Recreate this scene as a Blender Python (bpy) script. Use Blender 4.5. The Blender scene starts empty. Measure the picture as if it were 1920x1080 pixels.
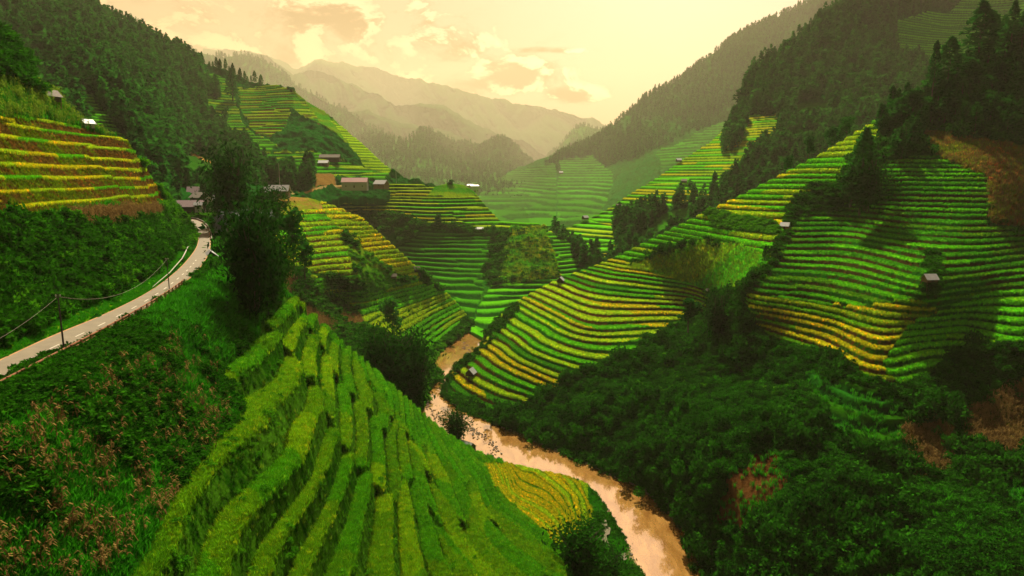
import bpy, math, random
import numpy as np
from mathutils import Vector, Matrix

rng = np.random.default_rng(7)
random.seed(7)
SC = bpy.context.scene
COL = SC.collection
F = 1251.0
USE_HAZE = True
SUNA, SUNE, SUNS = 0, 47, 5.0
HAZE_DENS = 5.2e-5; HAZE_COL = (1, .89, .60, 1); HAZE_ANI = .25
SKY_TINT = (.66, .42, .29); SKY_STR = .055
CLOUD_BODY = (.34, .17, .04); CLOUD_LIT = (2.1, 1.9, 1.7)
EXPO = 1.12
CLOUDS = [(560, 80, 460, 120, 0.62), (500, 100, 170, 60, 0.76), (610, 60, 110, 90, 0.74), (672, 45, 80, 70, 1.05), (825, 80, 110, 60, 0.8), (800, 30, 50, 60, 0.74), (970, 140, 120, 46, 1.05), (880, 160, 150, 26, 0.78), (1070, 178, 95, 28, 0.92), (190, 5, 220, 70, 0.74), (700, 160, 420, 46, 0.72), (1020, 95, 90, 8, 0.87), (420, 70, 110, 70, 0.76), (380, 20, 140, 40, 0.62), (340, 60, 80, 50, 0.62)]

PITCH = math.atan(210 / F)
CP, SP = math.cos(PITCH), math.sin(PITCH)
CAMZ = 100.0

# ------------------------------------------------------------------ camera maths
def ray(px, py):
    a = (np.asarray(px, float) - 960) / F
    b = (540 - np.asarray(py, float)) / F
    return np.stack([a, CP + b * SP, b * CP - SP], -1)

def unproj(px, py, t):
    r = ray(px, py) * np.asarray(t, float)[..., None]
    r[..., 2] += CAMZ
    return r

def t_of_z(px, py, z):
    return (z - CAMZ) / ray(px, py)[..., 2]

def proj(P):
    x, y, z = P[..., 0], P[..., 1], P[..., 2] - CAMZ
    d = y * CP - z * SP
    u = y * SP + z * CP
    return 960 + F * x / d, 540 - F * u / d

# ------------------------------------------------------------------ noise
def _hash(ix, iy, seed):
    h = (ix.astype(np.int64) * 374761393 + iy.astype(np.int64) * 668265263 + seed * 974634777) & 0xFFFFFFFF
    h = ((h ^ (h >> 13)) * 1274126177) & 0xFFFFFFFF
    h = ((h ^ (h >> 16)) * 2246822519) & 0xFFFFFFFF
    h = h ^ (h >> 15)
    return (h & 0xFFFFFF) / float(0x1000000)

def vnoise(x, y, seed=0):
    ix, iy = np.floor(x), np.floor(y)
    fx, fy = x - ix, y - iy
    fx = fx * fx * fx * (fx * (fx * 6 - 15) + 10)
    fy = fy * fy * fy * (fy * (fy * 6 - 15) + 10)
    a = _hash(ix, iy, seed); b = _hash(ix + 1, iy, seed)
    c = _hash(ix, iy + 1, seed); d = _hash(ix + 1, iy + 1, seed)
    return (a + (b - a) * fx) * (1 - fy) + (c + (d - c) * fx) * fy

def fbm(x, y, seed=0, octv=4, gain=.5):
    s = 0; amp = 1; tot = 0
    for i in range(octv):
        s = s + amp * vnoise(x * 2 ** i + 17.3 * i, y * 2 ** i - 9.1 * i, seed + i * 31)
        tot += amp; amp *= gain
    return s / tot

def ridged(x, y, seed=0, octv=5):
    s = 0; amp = 1; tot = 0
    for i in range(octv):
        n = 1 - np.abs(2 * vnoise(x * 2 ** i + 5.7 * i, y * 2 ** i + 3.3 * i, seed + i * 13) - 1)
        s = s + amp * n * n; tot += amp; amp *= .5
    return s / tot

def sstep(a, b, x):
    t = np.clip((x - a) / (b - a), 0, 1)
    return t * t * (3 - 2 * t)

def inpoly(px, py, poly):
    r = np.zeros(px.shape, bool)
    n = len(poly)
    j = n - 1
    for i in range(n):
        xi, yi = poly[i]; xj, yj = poly[j]
        if yi != yj:
            c = ((yi > py) != (yj > py)) & (px < (xj - xi) * (py - yi) / (yj - yi) + xi)
            r ^= c
        j = i
    return r

# ------------------------------------------------------------------ tagging
def tag(o, label=None, cat=None, group=None, kind=None):
    if label: o['label'] = label
    if cat: o['category'] = cat
    if group: o['group'] = group
    if kind: o['kind'] = kind
    return o

def mesh_np(name, V, Fq, col=None, mat=None, smooth=True, uvattr=None):
    me = bpy.data.meshes.new(name)
    V = np.ascontiguousarray(V, np.float32); Fq = np.ascontiguousarray(Fq, np.int32)
    k = Fq.shape[1]
    me.vertices.add(len(V)); me.vertices.foreach_set('co', V.ravel())
    me.loops.add(Fq.size); me.loops.foreach_set('vertex_index', Fq.ravel())
    me.polygons.add(len(Fq)); me.polygons.foreach_set('loop_start', np.arange(len(Fq), dtype=np.int32) * k)
    me.polygons.foreach_set('use_smooth', np.full(len(Fq), smooth))
    if col is not None:
        c = np.ones((len(V), 4), np.float32); c[:, :3] = col
        at = me.color_attributes.new('Col', 'FLOAT_COLOR', 'POINT')
        at.data.foreach_set('color', c.ravel())
    me.update()
    if mat: me.materials.append(mat)
    return me

def obj(name, me, parent=None, link=True):
    o = bpy.data.objects.new(name, me)
    if link: COL.objects.link(o)
    if parent is not None: o.parent = parent
    return o

# ------------------------------------------------------------------ materials
def nt(name):
    m = bpy.data.materials.new(name); m.use_nodes = True
    m.node_tree.nodes.clear()
    N, L = m.node_tree.nodes, m.node_tree.links
    out = N.new('ShaderNodeOutputMaterial')
    return m, N, L, out

def ground_mat():
    m, N, L, out = nt('ground_cover')
    at = N.new('ShaderNodeAttribute'); at.attribute_name = 'Col'
    geo = N.new('ShaderNodeNewGeometry')
    n1 = N.new('ShaderNodeTexNoise'); n1.inputs['Scale'].default_value = .9; n1.inputs['Detail'].default_value = 6
    n1.inputs['Roughness'].default_value = .7
    L.new(geo.outputs['Position'], n1.inputs['Vector'])
    mr = N.new('ShaderNodeMapRange'); mr.inputs['From Min'].default_value = .3; mr.inputs['From Max'].default_value = .7
    mr.inputs['To Min'].default_value = .62; mr.inputs['To Max'].default_value = 1.35
    L.new(n1.outputs['Fac'], mr.inputs['Value'])
    mx = N.new('ShaderNodeVectorMath'); mx.operation = 'SCALE'
    L.new(at.outputs['Color'], mx.inputs[0]); L.new(mr.outputs['Result'], mx.inputs['Scale'])
    d = N.new('ShaderNodeBsdfDiffuse')
    L.new(mx.outputs['Vector'], d.inputs['Color'])
    bp = N.new('ShaderNodeBump'); bp.inputs['Strength'].default_value = .8; bp.inputs['Distance'].default_value = .5
    L.new(n1.outputs['Fac'], bp.inputs['Height']); L.new(bp.outputs['Normal'], d.inputs['Normal'])
    L.new(d.outputs['BSDF'], out.inputs['Surface'])
    return m

def leaf_mat(name, c1, c2, trans=.4, tip=None, randseed=True):
    """foliage: two greens mixed per instance and by noise, part of the light passes through."""
    m, N, L, out = nt(name)
    oi = N.new('ShaderNodeObjectInfo')
    geo = N.new('ShaderNodeNewGeometry')
    n1 = N.new('ShaderNodeTexNoise'); n1.inputs['Scale'].default_value = .5; n1.inputs['Detail'].default_value = 3
    L.new(geo.outputs['Position'], n1.inputs['Vector'])
    ad = N.new('ShaderNodeMath'); ad.operation = 'ADD'
    L.new(oi.outputs['Random'], ad.inputs[0]); L.new(n1.outputs['Fac'], ad.inputs[1])
    ad2 = N.new('ShaderNodeMath'); ad2.operation = 'ADD'
    L.new(ad.outputs[0], ad2.inputs[0]); L.new(geo.outputs['Random Per Island'], ad2.inputs[1])
    mr = N.new('ShaderNodeMapRange'); mr.inputs['From Min'].default_value = .6; mr.inputs['From Max'].default_value = 2.4
    L.new(ad2.outputs[0], mr.inputs['Value'])
    mix = N.new('ShaderNodeMix'); mix.data_type = 'RGBA'
    mix.inputs['A'].default_value = (*c1, 1); mix.inputs['B'].default_value = (*c2, 1)
    L.new(mr.outputs['Result'], mix.inputs['Factor'])
    d = N.new('ShaderNodeBsdfDiffuse'); t = N.new('ShaderNodeBsdfTranslucent')
    L.new(mix.outputs['Result'], d.inputs['Color']); L.new(mix.outputs['Result'], t.inputs['Color'])
    ms = N.new('ShaderNodeMixShader'); ms.inputs[0].default_value = trans
    L.new(d.outputs[0], ms.inputs[1]); L.new(t.outputs[0], ms.inputs[2])
    L.new(ms.outputs[0], out.inputs['Surface'])
    return m

def solid_mat(name, c, rough=.8, metal=0, noise=.3, scale=3, c2=None, bump=.2):
    m, N, L, out = nt(name)
    b = N.new('ShaderNodeBsdfPrincipled')
    tc = N.new('ShaderNodeTexCoord')
    n1 = N.new('ShaderNodeTexNoise'); n1.inputs['Scale'].default_value = scale; n1.inputs['Detail'].default_value = 6
    L.new(tc.outputs['Object'], n1.inputs['Vector'])
    mix = N.new('ShaderNodeMix'); mix.data_type = 'RGBA'
    mix.inputs['A'].default_value = (*[v * (1 - noise) for v in c], 1)
    mix.inputs['B'].default_value = (*(c2 or [min(1, v * (1 + noise)) for v in c]), 1)
    mr = N.new('ShaderNodeMapRange'); mr.inputs['From Min'].default_value = .3; mr.inputs['From Max'].default_value = .7
    L.new(n1.outputs['Fac'], mr.inputs['Value']); L.new(mr.outputs['Result'], mix.inputs['Factor'])
    L.new(mix.outputs['Result'], b.inputs['Base Color'])
    b.inputs['Roughness'].default_value = rough; b.inputs['Metallic'].default_value = metal
    if bump:
        bp = N.new('ShaderNodeBump'); bp.inputs['Strength'].default_value = bump; bp.inputs['Distance'].default_value = .05
        L.new(n1.outputs['Fac'], bp.inputs['Height']); L.new(bp.outputs['Normal'], b.inputs['Normal'])
    L.new(b.outputs[0], out.inputs['Surface'])
    return m

GROUND = ground_mat()

# ------------------------------------------------------------------ hills
# colours (linear)
GR_BRIGHT = np.array([.075, .33, .005]); GR_MID = np.array([.035, .19, .004]); GR_DARK = np.array([.007, .055, .003])
YEL = np.array([.40, .41, .008]); YG = np.array([.22, .36, .008]); BROWN = np.array([.085, .042, .010]); SOIL = np.array([.20, .075, .02])
JUNG = np.array([.003, .036, .003]); GRASS = np.array([.026, .14, .005]); TAN = np.array([.26, .15, .035])

def tps(ctrl, px, py):
    """thin plate spline of inverse depth over the picture plane (a plane in space stays a plane)."""
    P = np.array([(c[0], c[1]) for c in ctrl], float)
    t = []
    for c in ctrl:
        if len(c) == 4: t.append(float(t_of_z(c[0], c[1], c[3])))     # (x, y, 'z', level)
        else: t.append(c[2])
    w = 1000.0 / np.array(t)
    Q = P / 500.0
    n = len(P)
    def U(r2): return np.where(r2 > 0, .5 * r2 * np.log(np.maximum(r2, 1e-12)), 0)
    K = U(((Q[:, None] - Q[None]) ** 2).sum(-1)) + np.eye(n) * 1e-4
    A = np.zeros((n + 3, n + 3)); A[:n, :n] = K; A[:n, n] = 1; A[:n, n + 1:] = Q; A[n, :n] = 1; A[n + 1:, :n] = Q.T
    s = np.linalg.solve(A, np.r_[w, 0, 0, 0])
    x, y = px / 500.0, py / 500.0
    r = s[n] + s[n + 1] * x + s[n + 2] * y
    for i in range(n):
        r = r + s[i] * U((x - Q[i, 0]) ** 2 + (y - Q[i, 1]) ** 2)
    return 1000.0 / np.maximum(r, .02)

class Hill: pass
HILLS = {}

def interp_line(line, x):
    a = np.array(line, float)
    return np.interp(x, a[:, 0], a[:, 1])

def hill(name, label, crest, bottom, ctrl, zones=(), base=None, dx=1.6, dy=1.4, rough=1.0, crest_noise=0.0,
         back=45, back_len=60, relief=0.0, relief_scale=100., wob=5., seed=1, ridges=None, front_drop=6.0, far=1.):
    ctrl = [c if len(c) == 4 else (c[0], c[1], c[2] * far) for c in ctrl]
    relief *= far; relief_scale *= far; back_len *= far
    if ridges: ridges = (ridges[0], ridges[1] * far, ridges[2])
    x0 = min(p[0] for p in crest); x1 = max(p[0] for p in crest)
    nx = int((x1 - x0) / dx) + 1
    xs = np.linspace(x0, x1, nx)
    top = interp_line(crest, xs); bot = interp_line(bottom, xs)
    if crest_noise: top = top + (fbm(xs / 23., xs * 0 + seed, seed, 5, .6) - .5) * 2 * crest_noise
    bot = np.maximum(bot, top + 2)
    ny = int(np.max(bot - top) / dy) + 2
    v = np.linspace(0, 1, ny)
    PX = np.repeat(xs[None], ny, 0); PY = top[None] + v[:, None] * (bot - top)[None]
    T = tps(ctrl, PX, PY)
    if ridges:                      # mountain relief: the face steps towards or away in folds
        amp, sc, ang = ridges
        P0 = unproj(PX, PY, T)
        ca, sa = math.cos(ang), math.sin(ang)
        u = P0[..., 0] * ca + P0[..., 2] * sa; w = -P0[..., 0] * sa + P0[..., 2] * ca
        T = T * (1 + amp * (ridged(u / sc, w / (sc * 2.2), seed) - .5) * sstep(0, .05, v)[:, None] * 1.0)
    P = unproj(PX, PY, T)
    # level ground relief
    if relief:
        P[..., 2] += (fbm(P[..., 0] / relief_scale, P[..., 1] / relief_scale, seed + 5, 6, .5) - .5) * 2 * relief * sstep(0, .04, v)[:, None]
    X, Y, Z = P[..., 0].copy(), P[..., 1].copy(), P[..., 2].copy()
    C = np.zeros(P.shape); C[:] = base if base is not None else GR_MID
    zid = np.full(X.shape, -1)
    k = wob
    jx = PX + (fbm(PX / 14., PY / 14., 91, 3) - .5) * 2 * k * 1.6
    jy = PY + (fbm(PX / 14., PY / 14., 57, 3) - .5) * 2 * k
    for i, zn in enumerate(zones):
        m = (inpoly(PX, PY, zn['poly']) if zn.get('sharp') else inpoly(jx, jy, zn['poly'])) if zn.get('poly') else np.ones(X.shape, bool)
        zid[m] = i
    nz = Z.copy(); TW = np.zeros(X.shape)
    fine = fbm(X * 1.3, Y * 1.3 + Z * 1.7, 3, 3, .6)
    big = fbm(X / 18., Y / 18. + Z / 9., 44, 3)
    H = Hill(); H.name = name
    for i, zn in enumerate(zones):
        m = zid == i
        if not m.any(): continue
        ty = zn['type']
        x, y, z = X[m], Y[m], Z[m]; fn, bg = fine[m], big[m]
        if ty == 'rice':
            h = zn.get('h', 2.4); r = zn.get('r', .5)
            wv = (fbm(x / zn.get('wl', 40.), y / zn.get('wl', 40.), 12 + i + seed, 3) - .5) * 2 * zn.get('w', 1.0)
            wv = wv + .45 * h * (vnoise(z / (h * 2.3), z * 0 + 3.3, 29) - .5)
            zz = z + wv + zn.get('ph', 0.)
            ang = zn.get('dir', 0.)
            s = x * math.cos(ang) + y * math.sin(ang)
            L_ = zn.get('L', 60.)
            s = s + (vnoise(z / zn.get('bz', h * 3.1), s * 0, 71) - .5) * L_ * 1.3 + (fbm(x / 9., y / 9., 5, 2) - .5) * 2.5
            bid = np.floor(s / L_)
            rb = _hash(bid, bid * 0 + 3, 5 + seed)
            off = np.where(_hash(bid, bid * 0 + 9, 8) < zn.get('brk', .3), (rb - .5) * h, 0)
            zz = zz + off
            q = zz / h; kk = np.floor(q); f = q - kk
            mm = sstep(0, r, f)
            fall = zn.get('amp', 1.0)
            newz = h * (kk + mm) - wv - zn.get('ph', 0.) - off - h * .5 * (1 - r) + h * .06 * np.clip((f - r) / .12, 0, 1)
            newz = z + (newz - z) * fall
            # colours
            b2 = np.floor(s / (L_ * .5) + kk * .37)
            pid = _hash(kk, b2, 21)
            pal = zn.get('pal', [GR_MID, GR_BRIGHT, YG])
            pc = np.array(pal)[np.minimum((pid * len(pal)).astype(int), len(pal) - 1)]
            tread = pc * (.8 + .45 * fn)[:, None]
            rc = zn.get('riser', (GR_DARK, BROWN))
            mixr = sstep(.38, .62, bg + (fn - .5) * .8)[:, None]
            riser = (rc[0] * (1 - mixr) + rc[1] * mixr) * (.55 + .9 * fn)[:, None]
            lip0 = r * (zn.get('lip', .62) + .16 * (_hash(kk, b2 * 0 + 5, 77) - .5))
            wl = sstep(lip0, lip0 + .10 * r + .02, f + (fn - .5) * .12)[:, None]
            lipc = pc * zn.get('lipmul', 1.25)
            cc = riser * (1 - wl) + lipc * wl
            wt = sstep(r + .10, r + .22, f)[:, None]
            cc = cc * (1 - wt) + tread * wt
            dt = sstep(1 - zn.get('shadow_band', .07) * 1.3, 1 - zn.get('shadow_band', .07) * .5, f)
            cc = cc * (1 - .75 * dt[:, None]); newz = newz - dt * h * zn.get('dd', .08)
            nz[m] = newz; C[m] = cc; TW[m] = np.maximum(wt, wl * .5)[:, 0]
            # shadow line painted into the colour, slightly sunk, where tread meets next wall
        else:
            c1, c2 = zn.get('c', (GRASS, GRASS * .5))
            mm = sstep(.35, .65, bg * .6 + fn * .4)[:, None]
            C[m] = (c1 * (1 - mm) + c2 * mm) * (.6 + .8 * fn)[:, None]
            bump = zn.get('bump', .5)
            nz[m] = z + (fbm(x / 3.5, y / 3.5, 33, 4, .55) - .5) * 2 * bump
            if zn.get('bump2'): nz[m] += (fbm(x / 14., y / 14., 37, 3, .5) - .5) * 2 * zn['bump2']
            if zn.get('rows'):
                L_, amp = zn['rows']
                s = z
                nz[m] += amp * np.sin(2 * math.pi * s / L_)
    P[..., 2] = nz
    H.PX, H.PY, H.P, H.zid, H.X0, H.C, H.TW = PX, PY, P.copy(), zid, xs, C, TW
    # back of the hill: from the crest, away and down
    crestP = P[0]
    d = crestP[:, :2] / np.linalg.norm(crestP[:, :2], axis=1)[:, None]
    rows = []
    nb = 7
    for j in range(nb, 0, -1):
        s = back_len * (j / nb) ** 1.5
        q = crestP.copy()
        q[:, :2] += d * s
        q[:, 2] -= s * math.tan(math.radians(back)) * (s / (s + back_len * .06))
        q[:, 2] = np.maximum(q[:, 2], -3)
        rows.append(q)
    fr = P[-1].copy(); fr[:, 2] -= front_drop
    allP = np.concatenate([np.array(rows), P, fr[None]], 0)
    cb = C[0] * 1.0
    allC = np.concatenate([np.repeat(cb[None], nb, 0), C, C[-1][None]], 0)
    R_, Cc = allP.shape[:2]
    idx = np.arange(R_ * Cc).reshape(R_, Cc)
    Fq = np.stack([idx[:-1, :-1], idx[1:, :-1], idx[1:, 1:], idx[:-1, 1:]], -1).reshape(-1, 4)
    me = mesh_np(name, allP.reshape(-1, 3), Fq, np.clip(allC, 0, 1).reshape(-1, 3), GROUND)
    o = obj(name, me)
    tag(o, label, 'hill', kind='structure')
    H.obj = o
    # cell areas in space, for scattering
    a = np.linalg.norm(np.cross(P[1:, :-1] - P[:-1, :-1], P[:-1, 1:] - P[:-1, :-1]), axis=-1)
    H.area = a
    H.crest = (xs, top)
    HILLS.setdefault(label, H)
    return H

def at(H, px, py):
    """the point of a hill's ground seen at a place of the photograph."""
    j = int(np.clip(np.searchsorted(H.X0, px), 0, len(H.X0) - 1))
    i = int(np.argmin(np.abs(H.PY[:, j] - py)))
    return Vector(H.P[i, j].tolist())

# ================================================================== THE VALLEY
RICE_R = [GR_MID, GR_MID, GR_BRIGHT, YG]
# --- near slope below the road, and its terraced spur down to the river
L0_crest = [(-350, 836), (0, 672), (100, 625), (200, 585), (280, 548), (320, 515), (345, 485), (358, 445), (364, 413), (400, 411), (425, 420), (470, 450), (530, 540), (560, 570),
            (600, 604), (650, 650), (700, 692), (750, 738), (800, 783), (850, 822), (900, 850), (950, 868), (1000, 880), (1060, 892), (1100, 907), (1119, 926), (1140, 962), (1171, 1013), (1199, 1074), (1212, 1100)]
L0_bot = [(-350, 1110), (1212, 1110)]
near = hill('hillside_terraces', 'near green slope with broad rice terraces falling from the road to the river', L0_crest, L0_bot,
  [(-350, 836, 'z', 79.9), (-350, 912, 'z', 79.9), (-350, 1110, 37.), (0, 672, 'z', 79.9), (100, 625, 'z', 79.9), (200, 585, 'z', 79.9), (280, 548, 'z', 79.9), (345, 485, 'z', 79.9), (364, 413, 'z', 79.9),
   (0, 730, 'z', 79.9), (120, 668, 'z', 79.9), (200, 622, 'z', 79.9), (280, 574, 'z', 79.9), (340, 530, 'z', 79.9), (392, 480, 'z', 79.9), (402, 440, 'z', 79.9), (400, 411, 'z', 79.9),
   (470, 450, 235.), (530, 540, 150.), (600, 604, 165.), (700, 692, 190.), (800, 783, 204.), (900, 850, 212.), (1000, 880, 'z', 6.), (1100, 907, 'z', 2.), (1119, 926, 'z', .6), (1171, 1013, 'z', .6), (1199, 1074, 'z', .6),
   (0, 1080, 48.), (250, 1080, 57.), (450, 1080, 67.), (600, 1080, 79.), (800, 1080, 99.), (940, 1080, 116.), (1050, 1080, 131.),
   (730, 740, 'z', 45.), (900, 900, 'z', 21.), (1050, 1045, 'z', 17.), (960, 915, 'z', 9.), (1080, 1030, 'z', 8.), (1110, 960, 'z', 3.), (1150, 1060, 'z', 2.),
   (430, 520, 150.), (430, 640, 112.), (450, 720, 102.), (300, 800, 78.), (560, 700, 118.), (560, 850, 92.)],
  zones=[
    dict(type='grass', c=(JUNG * 1.3, GRASS * .5), bump=.5),
    dict(type='rice', poly=[(410, 690), (470, 640), (530, 545), (560, 565), (700, 688), (800, 780), (900, 848), (880, 870), (960, 930), (1060, 1030), (1062, 1120), (230, 1120), (290, 1000), (340, 900), (440, 800), (450, 760), (430, 730)],
         h=3.8, r=.34, shadow_band=.09, dd=.10, w=1.5, wl=26., L=24., brk=.8, bz=8., dir=1.15, lip=.80, lipmul=1.0, pal=[GR_MID * [2.2, 1.2, 1], GR_MID * [3.0, 1.35, 1], GR_MID * [1.8, 1.3, 1], GR_MID * [4.2, 1.6, 1], GR_MID * [2.8, 1.3, 1]], riser=(GR_MID * .4, GR_MID * [1.0, .6, 1])),
    dict(type='rice', poly=[(560, 555), (700, 680), (800, 775), (900, 840), (1000, 880), (985, 960), (1062, 1040), (1020, 1045), (930, 960), (850, 890), (780, 830), (735, 780), (690, 715)],
         h=2.3, r=.42, shadow_band=.1, w=.9, wl=20., L=18., brk=.7, dir=1.15, lip=.8, lipmul=1, pal=[GR_BRIGHT * .8, GR_MID * [1.5, 1.2, 1], GR_BRIGHT * [1.1, .8, 1]], riser=(GR_MID, GR_MID * .5)),
    dict(type='rice', poly=[(905, 870), (950, 866), (1000, 878), (1060, 889), (1100, 905), (1116, 950), (1100, 1000), (1055, 1035), (985, 970), (930, 915)],
         h=.8, r=.3, w=.8, wl=22., L=70., brk=.2, dir=1.0, lip=.9, lipmul=1, pal=[YEL * .8, YEL * .95, YG * 1.1], riser=(YEL * .6, GR_MID)),
    dict(type='grass', poly=[(1100, 900), (1130, 930), (1200, 1060), (1220, 1120), (1060, 1120), (1075, 1030), (1110, 980)], c=(GRASS, GR_DARK), bump=.15),
  ], base=GRASS * .5, dx=1.25, dy=1.3, wob=6, seed=3, back=44, back_len=90)

# --- bank and terraces above the road, left
H_left = hill('hillside_left', 'golden terraces and leafy bank above the road', 
  [(-350, -120), (0, 62), (20, 80), (40, 110), (55, 150), (100, 165), (125, 200), (160, 235), (200, 250), (240, 266), (265, 305), (290, 345), (318, 380), (345, 410), (359, 440), (362, 462)],
  [(-350, 838), (0, 674), (100, 627), (200, 587), (280, 550), (320, 517), (345, 488), (360, 466), (362, 466)],
  [(-350, 838, 'z', 79.9), (-350, 600, 70.), (-350, 300, 92.), (-350, -120, 115.), (0, 672, 'z', 79.9), (100, 625, 'z', 79.9), (200, 585, 'z', 79.9), (280, 548, 'z', 79.9), (345, 485, 'z', 79.9), (362, 460, 'z', 80.),
   (0, 640, 'z', 80.5), (100, 598, 'z', 80.5), (220, 548, 'z', 80.5), (0, 430, 103.), (150, 440, 125.), (280, 440, 165.), (330, 430, 215.),
   (0, 300, 122.), (0, 220, 133.), (0, 62, 165.), (160, 235, 180.), (240, 266, 190.), (290, 345, 208.), (345, 410, 232.), (150, 320, 155.)],
  zones=[
    dict(type='grass', c=(GRASS, JUNG * 2), bump=.8),
    dict(type='grass', poly=[(-360, 0), (90, 120), (100, 165), (240, 262), (250, 280), (180, 245), (60, 222), (-360, 205)], c=(GR_MID * .8, YG * .3), bump=1.0),
    dict(type='rice', poly=[(-360, 206), (60, 220), (120, 232), (190, 252), (240, 262), (262, 300), (288, 340), (312, 378), (290, 392), (200, 385), (140, 392), (60, 410), (-360, 430)],
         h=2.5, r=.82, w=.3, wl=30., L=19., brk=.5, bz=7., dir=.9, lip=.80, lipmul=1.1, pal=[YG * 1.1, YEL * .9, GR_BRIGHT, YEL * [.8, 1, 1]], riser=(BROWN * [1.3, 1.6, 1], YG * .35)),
    dict(type='grass', poly=[(130, 400), (200, 395), (285, 385), (300, 400), (230, 420), (150, 430)], c=(TAN, TAN * .7), bump=.4),
    dict(type='grass', poly=[(-360, 850), (0, 650), (100, 604), (220, 552), (300, 500), (340, 458), (366, 440), (366, 470), (345, 495), (280, 555), (200, 595), (100, 635), (-360, 870)], c=(GR_BRIGHT * .8, YG * .6), bump=.1),
  ], base=GRASS, dx=1.3, dy=1.3, wob=4, seed=9, back=38, back_len=90, front_drop=1.0)

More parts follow.
